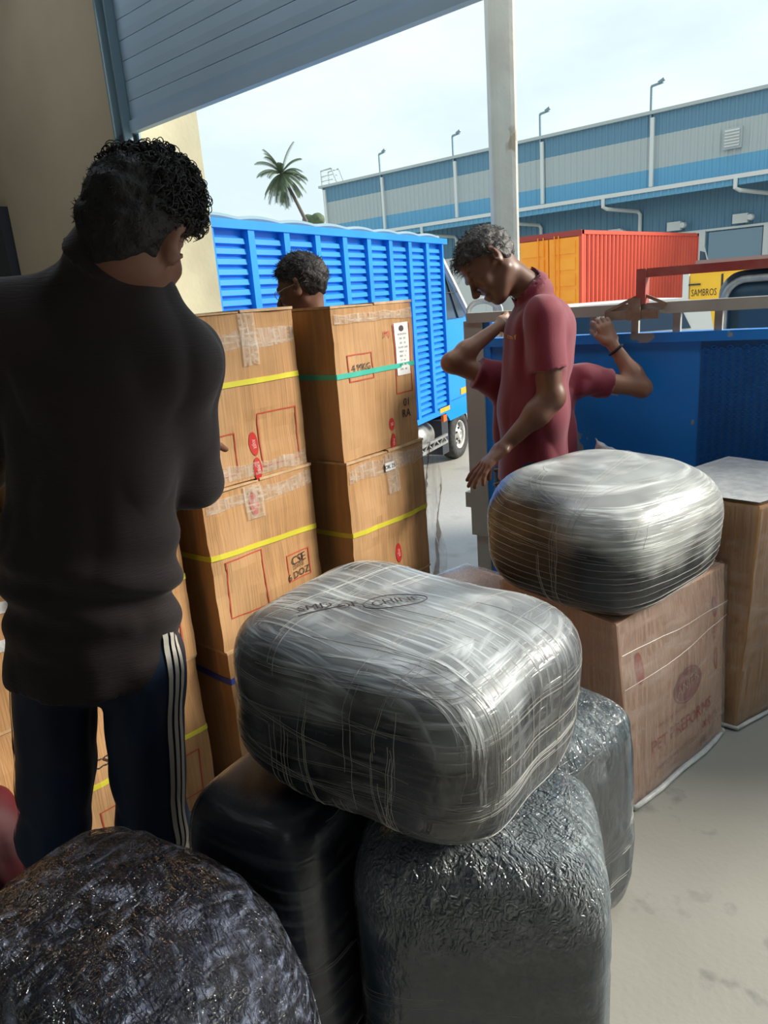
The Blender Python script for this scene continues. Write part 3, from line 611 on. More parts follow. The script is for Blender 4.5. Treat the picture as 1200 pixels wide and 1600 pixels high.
# ---------------------------------------------------------------- lorry beside the dock
P0 = np.array([-2.165, 2.995]); eX = nrm([.992, .129]); nX = np.array([eX[1], -eX[0]])
def G3(a, b, z): p = P0+eX*a-nX*b; return np.array([p[0], p[1], z])   # a along the side, b away from the viewer
lorry = thing('open_lorry', 'open lorry with scuffed blue side panel parked along the loading door', 'lorry', G3(0, 0, -.95))
def GB(lo, hi): return MB().box(lo, hi, lambda p: G3(*p))
GB((.13, .02, .02), (3.2, .07, 1.262)).build('side_panel', MT['gate_blue'], lorry)
GB((.13, .005, 1.235), (3.2, .075, 1.275)).build('panel_top_edge', MT['gate_blue'], lorry)
GB((.0, .0, .275), (.10, .08, 1.36)).build('corner_post', MT['gate_grey'], lorry)
GB((.022, .01, -.32), (.115, .07, .275)).build('lower_post', MT['gate_grey'], lorry)
GB((.10, .01, -.3), (.135, .06, 1.36)).build('post_flange', MT['gate_blue'], lorry)
GB((-.035, .01, .42), (.0, .05, .50)).build('hinge_tab', MT['gate_grey'], lorry)
GB((.02, -.008, 1.352), (3.2, .045, 1.398)).build('top_rail', MT['gate_grey'], lorry)
for a in (.62, .80, .97, 1.13, 1.6, 2.1): GB((a, .015, 1.27), (a+.03, .04, 1.36)).build('rail_stub', MT['gate_grey'], lorry)
GB((.83, -.03, 1.395), (.868, .03, 1.535)).build('rack_post', MT['red_frame'], lorry); GB((.83, -.02, 1.50), (3.2, .02, 1.535)).build('rack_bar', MT['red_frame'], lorry)
GB((.70, -.03, 1.335), (.92, -.006, 1.372)).build('rusty_latch', MT['rust'], lorry)
MB().bar(G3(.70, -.01, 1.37), G3(.84, -.01, 1.43), .012).bar(G3(.86, -.01, 1.43), G3(.95, -.01, 1.39), .012).build('latch_brace', MT['rust'], lorry)
GB((.80, -.038, 1.33), (.85, -.028, 1.42)).build('latch_plate', MT['rust'], lorry)
GB((.02, .07, -.12), (3.3, 1.9, -.0)).build('bed_floor', MT['gate_grey'], lorry)
GB((.1, .3, -.35), (3.3, .4, -.12)).box((.1, 1.5, -.35), (3.3, 1.6, -.12), lambda p: G3(*p)).build('chassis_rail', MT['dark'], lorry)
for b in (.12, 1.55): MB().lathe(G3(.85, b, -.53), (-nX[0], -nX[1], 0), [(0, .12), (0, .4), (.05, .42), (.2, .42), (.25, .4), (.25, .1)]).build('wheel', MT['black'], lorry, smooth=True)
# expanded mesh region: diamonds, one joined part
mb = MB()
for i in range(44):
    for j in range(56):
        a0 = 1.09+i*.03; z0 = .10+j*.020+(i % 2)*.010
        q = [G3(a0, .012, z0), G3(a0+.015, .008, z0+.010), G3(a0+.03, .012, z0), G3(a0+.015, .016, z0-.010)]
        r_ = [G3(a0+.005, .012, z0), G3(a0+.015, .012, z0+.006), G3(a0+.025, .012, z0), G3(a0+.015, .012, z0-.006)]
        mb.add(q+r_, [(0, 1, 5, 4), (1, 2, 6, 5), (2, 3, 7, 6), (3, 0, 4, 7)])
mb.build('expanded_mesh', MT['truck_blue'], lorry, kind='stuff'); GB((1.085, .017, .03), (3.2, .0195, 1.24)).build('mesh_backing', MT['gate_mesh'], lorry)
# coil of clear film resting on the corner post
c = at(757, 487, 3.75)
coil = MB(); 
for k_ in range(4): coil.tube([c+RH*(.085-.006*k_)*cos(a)+np.array([0, 0, 1])*(.062-.006*k_)*sin(a)+HF*(.02*k_) for a in np.linspace(0, 2*pi, 29)[:-1]], .008, 6, closed=True)
o = coil.build('film_coil', MT['film_solid'], smooth=True); tag(o, 'small coil of whitish film behind the top of the lorry\'s grey post', 'film')
# ---------------------------------------------------------------- blue container lorry
TF = np.array([-6.376, 8.409]); rear = at(322, 338, 6.18)[:2]; tT = nrm(TF-rear); LEN = np.linalg.norm(TF-rear); sT = np.array([tT[1], -tT[0]])
def T3(a, b, z): p = TF+tT*a+sT*b; return np.array([p[0], p[1], z])   # a forward of the box front, b out towards the viewer
bt = thing('container_lorry', 'bright blue louvred container lorry parked across the yard', 'lorry', T3(-2, -1, -.95))
TB = lambda lo, hi: MB().box(lo, hi, lambda p: T3(*p))
Z0, Z1 = -.09, 2.20
TB((-LEN, -2.1, Z0), (0, -.06, Z1-.02)).build('container_body', MT['truck_blue'], bt)
TB((-LEN-.05, -.06, Z1-.07), (.12, .03, Z1)).build('top_rail', MT['truck_blue'], bt); TB((-LEN, -.06, Z0-.03), (0, .02, Z0+.04)).build('bottom_rail', MT['truck_blue'], bt)
nb = 9; bw = LEN/nb
for i in range(nb+1):
    a = -LEN+i*bw; TB((max(a-.045, -LEN), -.06, Z0), (min(a+.045, 0), .018, Z1-.03)).build('side_post', MT['truck_blue'], bt)
for i in range(nb):
    a0, a1 = -LEN+i*bw+.04, -LEN+(i+1)*bw-.04; V = []; ns = 26; hz = (Z1-.1-Z0-.06)/ns
    for j in range(ns):
        zz = Z0+.05+j*hz
        for dz, b in ((0, -.055), (.12*hz, -.015), (.65*hz, -.022), (.8*hz, -.055)): V += [T3(a0, b, zz+dz), T3(a1, b, zz+dz)]
    mk('louvre_panel', V, [(2*q, 2*q+1, 2*q+3, 2*q+2) for q in range(len(V)//2-1)], MT['truck_blue'], bt)
MB().tube([T3(a, -.08, Z1+.015+.02*abs(sin(a*5))) for a in np.linspace(-LEN, .05, 90)], .03, 6).build('roof_sheet_edge', MT['steel_blue'], bt)
TB((-.42, .019, Z0-.0), (-.06, .025, Z0+.06)).build('reflector_strip', MT['amber'], bt)
TB((-.30, -.02, Z0-.14), (-.18, .02, Z0-.05)).build('marker_lamp', MT['red_lamp'], bt)
prof = [(.0, 1.92), (.08, 1.92), (1.05, 1.15), (1.55, 1.05), (1.6, -.12), (.98, -.12), (.9, -.3), (.2, -.3), (.02, -.14)]
def prism(name, prof, b0, b1, mat, parent, fn):
    n = len(prof); V = [fn(a, b0, z) for a, z in prof]+[fn(a, b1, z) for a, z in prof]
    return mk(name, V, [tuple(range(n)), tuple(range(2*n-1, n-1, -1))]+[(i, i+n, (i+1) % n+n, (i+1) % n) for i in range(n)], mat, parent)
prism('cab', prof, -2.0, -.08, MT['truck_blue2'], bt, T3)
prism('side_window', [(.06, 1.84), (.09, 1.84), (.93, 1.19), (.93, 1.14), (.06, 1.14)], -.079, -.06, MT['glass'], bt, T3)
MB().bar(T3(.08, -.05, 1.95), T3(1.07, -.05, 1.16), .05).build('windscreen_pillar', MT['white_paint'], bt)
MB().bar(T3(.18, -.05, 1.72), T3(.62, -.05, 1.14), .02).bar(T3(.06, -.05, 1.5), T3(.66, -.05, 1.5), .012).build('window_divider', MT['dark'], bt)
prism('cab_door', [(.12, 1.08), (1.3, 1.03), (1.3, .0), (.12, .0)], -.079, -.04, MT['truck_blue2'], bt, T3)
TB((.72, -.04, .34), (.95, -.02, .38)).build('door_handle', MT['steel_blue'], bt); TB((.55, -.04, .03), (1.2, -.03, .12)).build('reflector_strip', MT['amber'], bt)
TB((.0, -.12, .95), (1.55, -.05, 1.02)).build('cab_trim', MT['glass'], bt)
def wheel(parent, c, ax, r, w=.22, name='wheel'):
    w_ = MB().lathe(c, ax, [(-w, .1), (-w, r*.92), (-w*.8, r), (-.04, r), (0, r*.94), (.005, r*.62), (-.02, r*.6)], 40).build(name, MT['black'], parent, smooth=True)
    MB().lathe(c, ax, [(-.02, r*.6), (.0, r*.58), (-.03, r*.52), (-.06, r*.5), (-.03, r*.25), (.0, r*.2), (.01, r*.12), (-.01, r*.1), (-.01, .001)], 40).build('rim', MT['rim'], w_, smooth=True)
    ax = nrm(ax); p = nrm(np.cross(ax, [0, 0, 1])); q = np.array([0, 0, 1.])
    mb = MB()
    for k_ in range(6): a = k_*pi/3; mb.lathe(np.array(c)+(p*cos(a)+q*sin(a))*r*.4-ax*.045, ax, [(0, .035), (.004, .035), (.005, .001)], 10)
    for k_ in range(6): a = k_*pi/3+.5; mb.lathe(np.array(c)+(p*cos(a)+q*sin(a))*r*.28-ax*.03, ax, [(0, .016), (.02, .016), (.021, .001)], 6)
    mb.build('wheel_nuts', MT['dark'], w_)
    return w_
wheel(bt, T3(.62, -.10, -.585), (sT[0], sT[1], 0), .365)
wheel(bt, T3(-3.6, -.12, -.585), (sT[0], sT[1], 0), .365)
ang = np.linspace(0, pi, 13); arch = [(T3(.62+.46*cos(a), -.14, -.585+.46*sin(a)), T3(.62+.46*cos(a), -.5, -.585+.46*sin(a))) for a in ang]
V = [p for q in arch for p in q]; mk('wheel_arch', V, [(2*i, 2*i+1, 2*i+3, 2*i+2) for i in range(12)], MT['dark'], bt)
TB((-.1, -.6, -.75), (.14, -.1, -.25)).build('mudguard', MT['dark'], bt)
TB((-LEN, -.7, -.35), (1.4, -.6, -.14)).build('chassis_rail', MT['dark'], bt)
MB().lathe(T3(-.85, -.35, -.42), (tT[0], tT[1], 0), [(0, .001), (0, .2), (.6, .2), (.6, .001)]).build('fuel_tank', MT['steel'], bt, smooth=True)
mb = MB(); 
for z_ in (-.46, -.56): mb.bar(T3(-3.2, -.06, z_), T3(-.02, -.06, z_), .035)
for i in range(22): mb.bar(T3(-3.1+i*.14, -.06, -.56+.1*(i % 2)), T3(-3.1+(i+1)*.14, -.06, -.56+.1*((i+1) % 2)), .02)
mb.build('side_guard', MT['steel'], bt)
# ---------------------------------------------------------------- warehouse across the yard
wh = thing('warehouse', 'long blue and grey clad warehouse across the yard', 'building', (-20, 40, -.95))
def corr(x0, x1, z0, z1, Y, pitch=.34, d=.05):
    xs = []; ys = []; x = x0
    while x < x1: xs += [x, x+.06, x+.12, x+.18]; ys += [0, d, d, 0]; x += pitch
    V = [(a, Y-b, z_) for z_ in (z0, z1) for a, b in zip(xs, ys)]; n = len(xs); return MB().add(V, [(i, i+1, n+i+1, n+i) for i in range(n-1)])
WX0, WX1 = -38.7, 6
MB().box((WX0, 38.05, -.95), (WX1, 60, 8.9)).build('building_shell', MT['wh_grey'], wh)
corr(WX0, WX1, 7.95, 8.95, 38).build('upper_blue_band', MT['wh_dblue'], wh); corr(WX0, WX1, 6.5, 7.95, 38).build('grey_band', MT['wh_grey'], wh)
corr(WX0, WX1, 5.2, 6.5, 38).build('lower_blue_band', MT['wh_blue'], wh); MB().box((WX0-.2, 37.8, 8.9), (WX1, 38.3, 9.05)).build('roof_gutter', MT['wh_grey'], wh)
MB().box((WX0+5, 35.9, 5.28), (WX1, 36.05, 5.46)).build('canopy_gutter', MT['wh_white'], wh); corr(WX0+5, WX1, 5.02, 5.28, 36).build('canopy_fascia', MT['wh_blue'], wh)
MB().add([(WX0+5, 36, 5.4), (WX1, 36, 5.4), (WX1, 38, 5.62), (WX0+5, 38, 5.62), (WX0+5, 36, 5.3), (WX1, 36, 5.3), (WX1, 38, 5.5), (WX0+5, 38, 5.5)], [(0, 1, 2, 3), (7, 6, 5, 4), (0, 4, 5, 1)]).build('canopy_roof', MT['wh_grey'], wh)
corr(WX0, WX1, 3.4, 5.2, 38).build('wall_cladding', MT['wh_dblue'], wh)
corr(WX0, WX1, -.95, 3.4, 38.02).build('dock_wall', MT['wh_dblue'], wh)
MB().box((WX0, 37.85, 3.36), (WX1, 38, 3.46)).build('door_header', MT['wh_white'], wh)
for xc in (-38.4, -33.2, -27.5, -21.8, -15.85, -10, -4): MB().box((xc-.09, 37.82, 5.7), (xc+.09, 37.95, 8.75)).build('downpipe', MT['wh_white'], wh)
for xc in (-33.2, -27.5, -21.8, -15.85, -10): MB().bar((xc-.1, 37.9, 8.3), (xc-.1, 37.9, 10.1), .09).bar((xc-.1, 37.9, 10.1), (xc+.55, 37.7, 10.12), .09).bar((xc+.3, 37.75, 10.14), (xc+.6, 37.7, 10.25), .12).build('roof_lamp', MT['steel_blue'], wh)
for xc in (-28.6, -22.9, -17.35, -11.3, -5): MB().tube([(xc, 35.85, 5.3), (xc, 35.85, 4.9), (xc+.15, 36.0, 4.8), (xc+.9, 37.8, 4.65), (xc+1.0, 37.85, 4.5), (xc+1.0, 37.85, 2)], .09, 8).build('canopy_downpipe', MT['wh_white'], wh)
for i, x in enumerate(np.arange(-37, 5, 3.0)):
    MB().box((x, 37.86, -.95), (x+2.35, 37.93, 3.3)).build('dock_door', MT['wh_white'] if x < -25 else MT['wh_door'], wh)
    MB().box((x+2.4, 37.8, -.95), (x+2.85, 37.98, 3.4)).build('door_pier', MT['wh_white'], wh)
    MB().box((x+1.1, 37.6, 3.55), (x+1.75, 37.85, 3.95)).lathe((x+1.9, 37.6, 3.75), (0, -1, 0), [(0, .15), (.2, .12), (.2, .001)], 10).build('wall_lamp', MT['wh_white'], wh)
vt = MB().box((-12.55, 37.8, 6.75), (-11.75, 37.95, 7.62)).build('louvre_vent', MT['wh_grey'], wh)
for j in range(6): MB().add([(-12.47, 37.78, 6.82+j*.125), (-11.83, 37.78, 6.82+j*.125), (-11.83, 37.72, 6.86+j*.125), (-12.47, 37.72, 6.86+j*.125), (-12.47, 37.78, 6.92+j*.125), (-11.83, 37.78, 6.92+j*.125)], [(0, 1, 2, 3), (3, 2, 5, 4)]).build('vent_blade', MT['wh_white'], vt)
mb = MB(); 
for y in (37.9, 38.6):
    mb.tube([(-38.6, y, 8.8), (-38.6, y, 9.95), (-37.6, y, 10.0), (-37.2, y, 9.1)], .05, 5)
for z_ in (9.3, 9.6, 9.95): mb.bar((-38.6, 37.9, z_), (-38.6, 38.6, z_), .05); mb.bar((-37.7, 37.9, z_), (-37.7, 38.6, z_), .05); mb.bar((-38.6, 37.9, z_), (-37.5, 37.9, z_), .04)
mb.build('roof_ladder_cage', MT['wh_grey'], wh)
# orange and red container lorry
CX, CY = -11.85, 23.
rc = thing('container_truck', 'red box container lorry with orange rear doors beyond the blue side panel', 'lorry', (CX-1.1, 27, -.95))
ct, cz0, cz1, CL = 3.1, .30, 3.1, 10.3
MB().box((CX-2.28, CY+.05, cz0), (CX-.05, CY+CL, cz1)).build('container_body', MT['red_box'], rc)
V = []; n = 0; y = CY+.15
ys, xs = [], []
while y < CY+CL-.2: ys += [y, y+.06, y+.16, y+.22]; xs += [0, .05, .05, 0]; y += .30
V = [(CX-.05+b, a, z_) for z_ in (cz0+.1, cz1-.1) for a, b in zip(ys, xs)]; n = len(ys); MB().add(V, [(i, i+1, n+i+1, n+i) for i in range(n-1)]).build('corrugated_side', MT['red_box'], rc)
for lo, hi in (((CX-.06, CY, cz1-.12), (CX+.02, CY+CL, cz1)), ((CX-.06, CY, cz0), (CX+.02, CY+CL, cz0+.12)), ((CX-.1, CY-.02, cz0), (CX+.02, CY+.14, cz1)), ((CX-.06, CY+CL-.14, cz0), (CX+.02, CY+CL, cz1))): MB().box(lo, hi).build('frame_rail', MT['red_box'], rc)
MB().box((CX-2.3, CY-.04, cz1-.16), (CX, CY+.05, cz1+.02)).build('door_header', MT['red_dark'], rc)
for k_ in range(2):
    x0 = CX-2.26+k_*1.11; d_ = MB().box((x0, CY-.03, cz0+.02), (x0+1.07, CY+.04, cz1-.18)).build('door', MT['orange'], rc)
    for j in range(5): MB().box((x0+.1, CY-.055, cz0+.12+j*.5), (x0+.95, CY-.03, cz0+.50+j*.5)).build('door_rib', MT['orange'], d_)
    for x in (x0+.72-.35*k_, x0+.92-.35*k_*2): MB().tube([(x, CY-.08, cz0), (x, CY-.08, cz1-.1)], .018, 6).build('lock_bar', MT['orange'], d_)
MB().box((CX-2.0, CY+.1, -.1), (CX-.3, CY+CL+1.2, .28)).build('chassis', MT['dark'], rc)
for y in (CY+1.6, CY+2.8, CY+CL+1.0): wheel(rc, (CX-.05, y, -.45), (1, 0, 0), .5)
prism('cab', [(CY+CL+.2, 2.7), (CY+CL+.9, 2.6), (CY+CL+1.9, 1.6), (CY+CL+2.0, -.3), (CY+CL+.2, -.3)], CX-2.2, CX-.05, MT['white_paint'], rc, lambda a, b, z: np.array([b, a, z]))
prism('cab_window', [(CY+CL+.4, 2.4), (CY+CL+.9, 2.35), (CY+CL+1.6, 1.5), (CY+CL+.4, 1.5)], CX-.05, CX-.02, MT['glass'], rc, lambda a, b, z: np.array([b, a, z]))
MB().box((CX-1.6, CY-.05, .0), (CX-.3, CY+.1, .25)).build('rear_bumper', MT['red_dark'], rc)
# yellow container
yc0 = at(1079, 428, 15.); YX, YY = yc0[0], yc0[1]
yt = thing('yellow_container_truck', 'yellow box lorry with dark lettering behind the red rack frame', 'lorry', (YX+1, YY+1, -.95))
MB().box((YX-.05, YY+.04, -.45), (YX+2.2, YY+5, 1.5)).build('container_body', MT['yellow_box'], yt); MB().box((YX-.14, YY-.02, -.45), (YX-.02, YY+.1, 1.52)).build('corner_post', MT['white_paint'], yt)
for k_ in range(2): MB().box((YX+k_*.62, YY, -.40), (YX+.58+k_*.62, YY+.04, 1.46)).build('door', MT['yellow_box'], yt)
MB().box((YX+.59, YY-.01, -.4), (YX+.615, YY+.03, 1.46)).build('door_gap', MT['dark'], yt)
P, f = text2d('SAMBROS', .13); P[:, 0] *= .60
mk('lettering', [(YX+.27+p[0], YY-.006, 1.14+p[1]) for p in P], f, MT['black_ink'], yt)
MB().box((YX+.2, YY-.008, .02), (YX+.5, YY, .12)).build('number_plate', MT['white_paint'], yt); MB().box((YX-.02, YY-.03, 1.28), (YX+.2, YY, 1.31)).build('door_bolt', MT['dark'], yt)
for a in (.7, 3.9): wheel(yt, (YX-.02, YY+a, -.58), (-1, 0, 0), .37)
MB().box((YX, YY+.1, -.6), (YX+2.1, YY+5.5, -.45)).build('chassis', MT['dark'], yt)
# dark blue cab with rounded corner, right edge
vp = at(1130, 428, 6.2)
S = SDF(); vd = nrm(RH*.86-HF*.50); vn = nrm(np.array([vd[1], -vd[0], 0]))
def V3(a, b, z): return np.array([vp[0], vp[1], 0])+vd*a-vn*b+np.array([0, 0, z])
S = SDF(); bc = V3(1.0, .9, .33); fr = np.array([vd, -vn, [0, 0, 1]])
def rbox(P): q = abs((P-bc)@fr.T)-np.array([.85, .75, .98]); return np.linalg.norm(np.maximum(q, 0), axis=1)+np.minimum(q.max(1), 0)-.19
S._add(rbox, bc-1.6, bc+1.6, 0, 1); Vv, Ff = S.mesh(.045)
vt_ = thing('dark_blue_cab', 'dark blue rounded lorry cab at the right edge behind the rack bars', 'lorry', V3(1, .9, -.95))
mk('cab_shell', Vv, Ff, MT['dark_cab'] if 'dark_cab' in MT else M('dark_blue_cab_paint', (.035, .07, .10), .3, .2), vt_, smooth=True)
MB().tube([V3(.02+.16*(1-cos(a)), -.05, 1.26+.17*sin(a)) if a > 0 else V3(.02, -.05, -.3) for a in np.linspace(0, pi/2, 8)]+[V3(2.0, -.05, 1.44)], .03, 6).build('edge_moulding', MT['steel'], vt_, smooth=True)
MB().add([V3(a, b, z_) for z_ in (1.56, 1.60) for a, b in ((-.2, -.1), (2, -.1), (2, 1.2), (-.1, 1.2))], [(0, 3, 2, 1), (4, 5, 6, 7), (0, 1, 5, 4), (1, 2, 6, 5), (2, 3, 7, 6), (3, 0, 4, 7)]).build('roof_board', M('pinkish_board', (.5, .3, .25), .7), vt_)
for a in (.45, 1.6): wheel(vt_, V3(a, .05, -.57), (vn[0], vn[1], 0), .38)
# white car
cc = at(955, 470, 12.2); cd = RH; cn = -HF
def K3(a, b, z): return np.array([cc[0], cc[1], 0])+cd*a-cn*b+np.array([0, 0, z])
car = thing('white_car', 'white vehicle half hidden behind the lorry\'s top rail', 'car', K3(0, .8, -.95))
prism('car_body', [(-1.75, .15), (-1.6, .55), (-1.25, .62), (-.9, 1.06), (-.5, 1.14), (1.2, 1.14), (1.6, .95), (1.75, .3), (1.7, -.65), (-1.7, -.65)], 0, 1.6, MT['white_paint'], car, K3)
prism('side_window', [(-1.1, .66), (-.82, 1.0), (-.2, 1.05), (-.2, .66)], -.02, 0, MT['glass'], car, K3); prism('side_window', [(-.1, .66), (-.1, 1.05), (1.1, 1.03), (1.3, .66)], -.02, 0, MT['glass'], car, K3)
for a in (-1.1, 1.1): wheel(car, K3(a, .0, -.62), (cn[0], cn[1], 0), .33)
MB().box((-1.78, -.03, -.6), (1.78, .02, -.35), lambda p: K3(*p)).build('sill', MT['dark'], car)
# chipped white pillar outside
pc = at(785, 200, 6.0)
pl = thing('white_pillar', 'chipped white steel pillar standing outside beyond the men', 'pillar', (pc[0], pc[1], -.95))
S = SDF(); S.cap((pc[0], pc[1], -.95), (pc[0], pc[1], 6), .095, .088, k=0, cut=((0, 0, 6.0), (0, 0, 1))); 
mb = MB(); Vp = []; nn = 28; zz = np.linspace(-.95, 6, 90)
for z_ in zz:
    for k_ in range(nn):
        a = 2*pi*k_/nn; c_, s_ = cos(a), sin(a); r = .098*(abs(c_)**6+abs(s_)**6)**(-1/6.)
        r *= 1+.02*float(vnoise(np.array([[c_*.3, s_*.3, z_]]), 4.)[0]); Vp.append((pc[0]+r*(c_*cos(YAW)-s_*sin(YAW)), pc[1]+r*(c_*sin(YAW)+s_*cos(YAW)), z_))
mk('shaft', Vp, [(i*nn+k_, i*nn+(k_+1) % nn, (i+1)*nn+(k_+1) % nn, (i+1)*nn+k_) for i in range(len(zz)-1) for k_ in range(nn)], MT['pillar'], pl)
MB().box((pc[0]-.2, pc[1]-.2, -.95), (pc[0]+.2, pc[1]+.2, -.90)).build('base_plate', MT['steel'], pl)
# palm
pp = at(440, 272, 140); pb = at(478, 345, 140); low = pb+(pb-pp)*np.array([.6, .6, 0]); low[2] = -.95
pm = thing('palm_tree', 'tall leaning coconut palm on the skyline', 'palm', low)
MB().tube([low, low*.4+pb*.6+np.array([0, 0, -2]), pb, (pb+pp)/2+np.array([.1, 0, 0]), pp], [.45, .4, .33, .28, .25], 8).build('trunk', MT['bark'], pm, smooth=True)
rr = np.random.RandomState(2)
for k_ in range(56):
    az = rr.uniform(0, 2*pi); el = rr.uniform(-1.15, 1.3); L = rr.uniform(4.2, 5.6); d = np.array([cos(az)*cos(el), sin(az)*cos(el), sin(el)]); P = [pp.copy()]; q = d.copy()
    for j in range(9): P.append(P[-1]+q*L/9); q = nrm(q+np.array([0, 0, -.13]))
    mb = MB(); mb.tube(P, list(np.linspace(.08, .02, 10)), 4)
    for j in range(1, 10):
        for t_ in (0, .33, .66):
            if j == 9 and t_ > 0: continue
            b_ = P[j]+(P[min(j+1, 9)]-P[j])*t_; dr = nrm(P[j]-P[j-1]); sd = np.cross(dr, [0, 0, 1]); sd = nrm(sd) if np.linalg.norm(sd) > .05 else np.array([1., 0, 0]); ll = 1.0*sin(pi*(j+t_+.6)/10.8)**.5
            for sg in (-1, 1):
                e = b_+(sd*sg*.75+dr*.5+np.array([0, 0, -.45]))*ll; mb.add([b_-dr*.08, b_+dr*.1, e], [(0, 1, 2)])
    mb.build('frond', MT['leaf'], pm)
rr = np.random.RandomState(4); bb = at(484, 345, 150); S = SDF(); 
for k_ in range(9): S.ell(bb+rr.randn(3)*[.9, .9, .7]+[0, 0, -1.2], (1.3,)*3, k=.6)
S.disp = lambda P: .5*vnoise(P, 1.5)
Vv, Ff = S.mesh(.4); tr = thing('distant_tree', 'small round tree top beside the palm trunk above the blue lorry', 'tree', (bb[0], bb[1], -.95)); mk('crown', Vv, Ff, MT['leaf'], tr)
MB().tube([(bb[0], bb[1], -.95), (bb[0], bb[1], bb[2]-1)], .4, 6).build('trunk', MT['bark'], tr)
# ---------------------------------------------------------------- people
def frame(fwd, up):
    f = nrm(fwd); u = nrm(np.array(up)-f*(np.array(up)@f)); return np.array([f, np.cross(u, f), u])   # rows: forward, left, up
def head(S, c, fr, neck, s=1., face=True, nr=.052):
    L = lambda x, y, z: np.array(c)+s*(x*fr[0]+y*fr[1]+z*fr[2])
    S.ell(L(-.008, 0, .025), np.array((.096, .075, .088))*s, fr)
    S.ell(L(.032, 0, -.045), np.array((.058, .056, .075))*s, fr, k=.03*s)
    S.ell(L(.068, 0, -.102), np.array((.022, .024, .018))*s, fr, k=.03*s)
    for y in (-1, 1): S.cap(L(-.005, y*.05, -.06), L(.06, y*.022, -.1), .018*s, .015*s, k=.03*s)
    S.cap(L(-.02, 0, -.05), neck, nr*.98, nr*1.08, k=.03)
    if face:
        S.cap(L(.086, -.028, .012), L(.086, .028, .012), .011*s, k=.016*s)
        for y in (-1, 1):
            S.ell(L(.092, y*.031, -.008), np.array((.012, .016, .011))*s, fr, k=.012*s, op=-1); S.ell(L(.076, y*.031, -.010), np.array((.0135,)*3)*s, fr, k=.004*s)
            S.ell(L(.068, y*.040, -.038), np.array((.02, .02, .018))*s, fr, k=.02*s); S.ell(L(.106, y*.011, -.043), np.array((.009, .008, .008))*s, fr, k=.006*s)
        S.cap(L(.090, 0, -.002), L(.116, 0, -.038), .0085*s, .0115*s, k=.010*s)
        S.cap(L(.093, -.016, -.070), L(.093, .016, -.070), .0075*s, k=.006*s); S.cap(L(.090, -.013, -.082), L(.090, .013, -.082), .0085*s, k=.006*s)
    for y in (-1, 1):
        ef = frame(fr[0]*.85+fr[1]*y*.55+fr[2]*.1, fr[2]-fr[0]*.15)
        S.ell(L(-.006, y*.083, -.006), np.array((.022, .009, .036))*s, ef, k=.008*s); S.ell(L(.002, y*.091, .0), np.array((.011, .007, .020))*s, ef, k=.006*s, op=-1)
        S.ell(L(.0, y*.078, -.03), np.array((.009, .006, .011))*s, ef, k=.006*s)
def hand(S, w, d, n, side, s=1., curl=(.3, .35, .4, .45), fan=.12, tcurl=.3, tout=.7):
    """w wrist, d pointing direction, n palm normal, side = +1/-1 picks the thumb side"""
    d = nrm(d); n = nrm(np.array(n)-d*(np.array(n)@d)); t = np.cross(n, d)*side; w = np.array(w, float)
    kn = w+d*.085*s
    S.cap(w+d*.012*s, kn-d*.006*s, .0145*s, .0125*s, k=.02*s, wide=(t, 2.7))
    J = []
    for i, (o_, ln) in enumerate(((.029, .068), (.0098, .077), (-.0095, .071), (-.0275, .056))):
        b = kn+t*o_*s-d*abs(o_)*.12*s; a = fan*(1.5-i)/1.5; dd = nrm(d*cos(a)+t*sin(a)); nn_ = n; P = [b-dd*.012*s]; p = b; c_ = 0; P.append(b)
        for q, fr_ in enumerate((.44, .31, .25)):
            c_ += curl[i]*(.7, 1.1, .8)[q]; v = dd*cos(c_)+nn_*sin(c_); p = p+v*ln*fr_*s*1.08; P.append(p)
        rr_ = np.array([.0098, .0096, .0085, .0078, .0066])*s*(.9 if i == 3 else 1)
        for q in range(4): S.cap(P[q], P[q+1], rr_[q], rr_[q+1], k=.003 if q else .008)
        J.append(P)
    b = w+d*.018*s+t*.024*s; v = nrm(d*.75+t*tout+n*.25); p1 = b+v*.04*s; v2 = nrm(v*cos(tcurl)+(d*.4-t*.3+n*.6)*sin(tcurl)); p2 = p1+v2*.034*s; p3 = p2+nrm(v2+n*.2)*.026*s
    S.cap(b, p1, .0155*s, .0115*s, k=.012*s); S.cap(p1, p2, .0112*s, .0098*s, k=.004); S.cap(p2, p3, .0098*s, .008*s, k=.003)
def arm(S, sh, el, wr, s=1., fd=None):
    m = np.array(el)*.55+np.array(wr)*.45
    S.cap(sh, el, .049*s, .040*s, k=.04); S.cap(el, np.array(el)*.7+np.array(wr)*.3, .039*s, .042*s, k=.03); S.cap(np.array(el)*.7+np.array(wr)*.3, wr, .041*s, .0255*s, k=.03)
def legs(S, hips, knees, ankles, fwd, s=1.):
    for h, k_, a in zip(hips, knees, ankles):
        S.cap(h, k_, .082*s, .053*s, k=.04); c = np.array(k_)*.65+np.array(a)*.35-nrm(fwd)*.012; S.cap(k_, c, .050*s, .056*s, k=.03); S.cap(c, a, .054*s, .036*s, k=.03)
        S.cap(np.array(a)+[0, 0, -.03], np.array(a)+nrm(fwd)*.14+[0, 0, -.055], .034, .024, k=.03)
def shoe(parent, a, fwd, mat):
    S = SDF(); f_ = nrm(fwd); a = np.array(a); sd = np.cross(f_, [0, 0, 1])
    S.cap((a[0]-f_[0]*.04, a[1]-f_[1]*.04, .045), (a[0]+f_[0]*.15, a[1]+f_[1]*.15, .036), .042, .036, wide=(sd, 1.25)); S.cap((a[0], a[1], .06), (a[0], a[1], .10), .045, .043, k=.03); S.clip((0, 0, .002), (0, 0, -1))
    v, f = S.mesh(.008); mk('shoe', v, f, mat, parent, smooth=True)
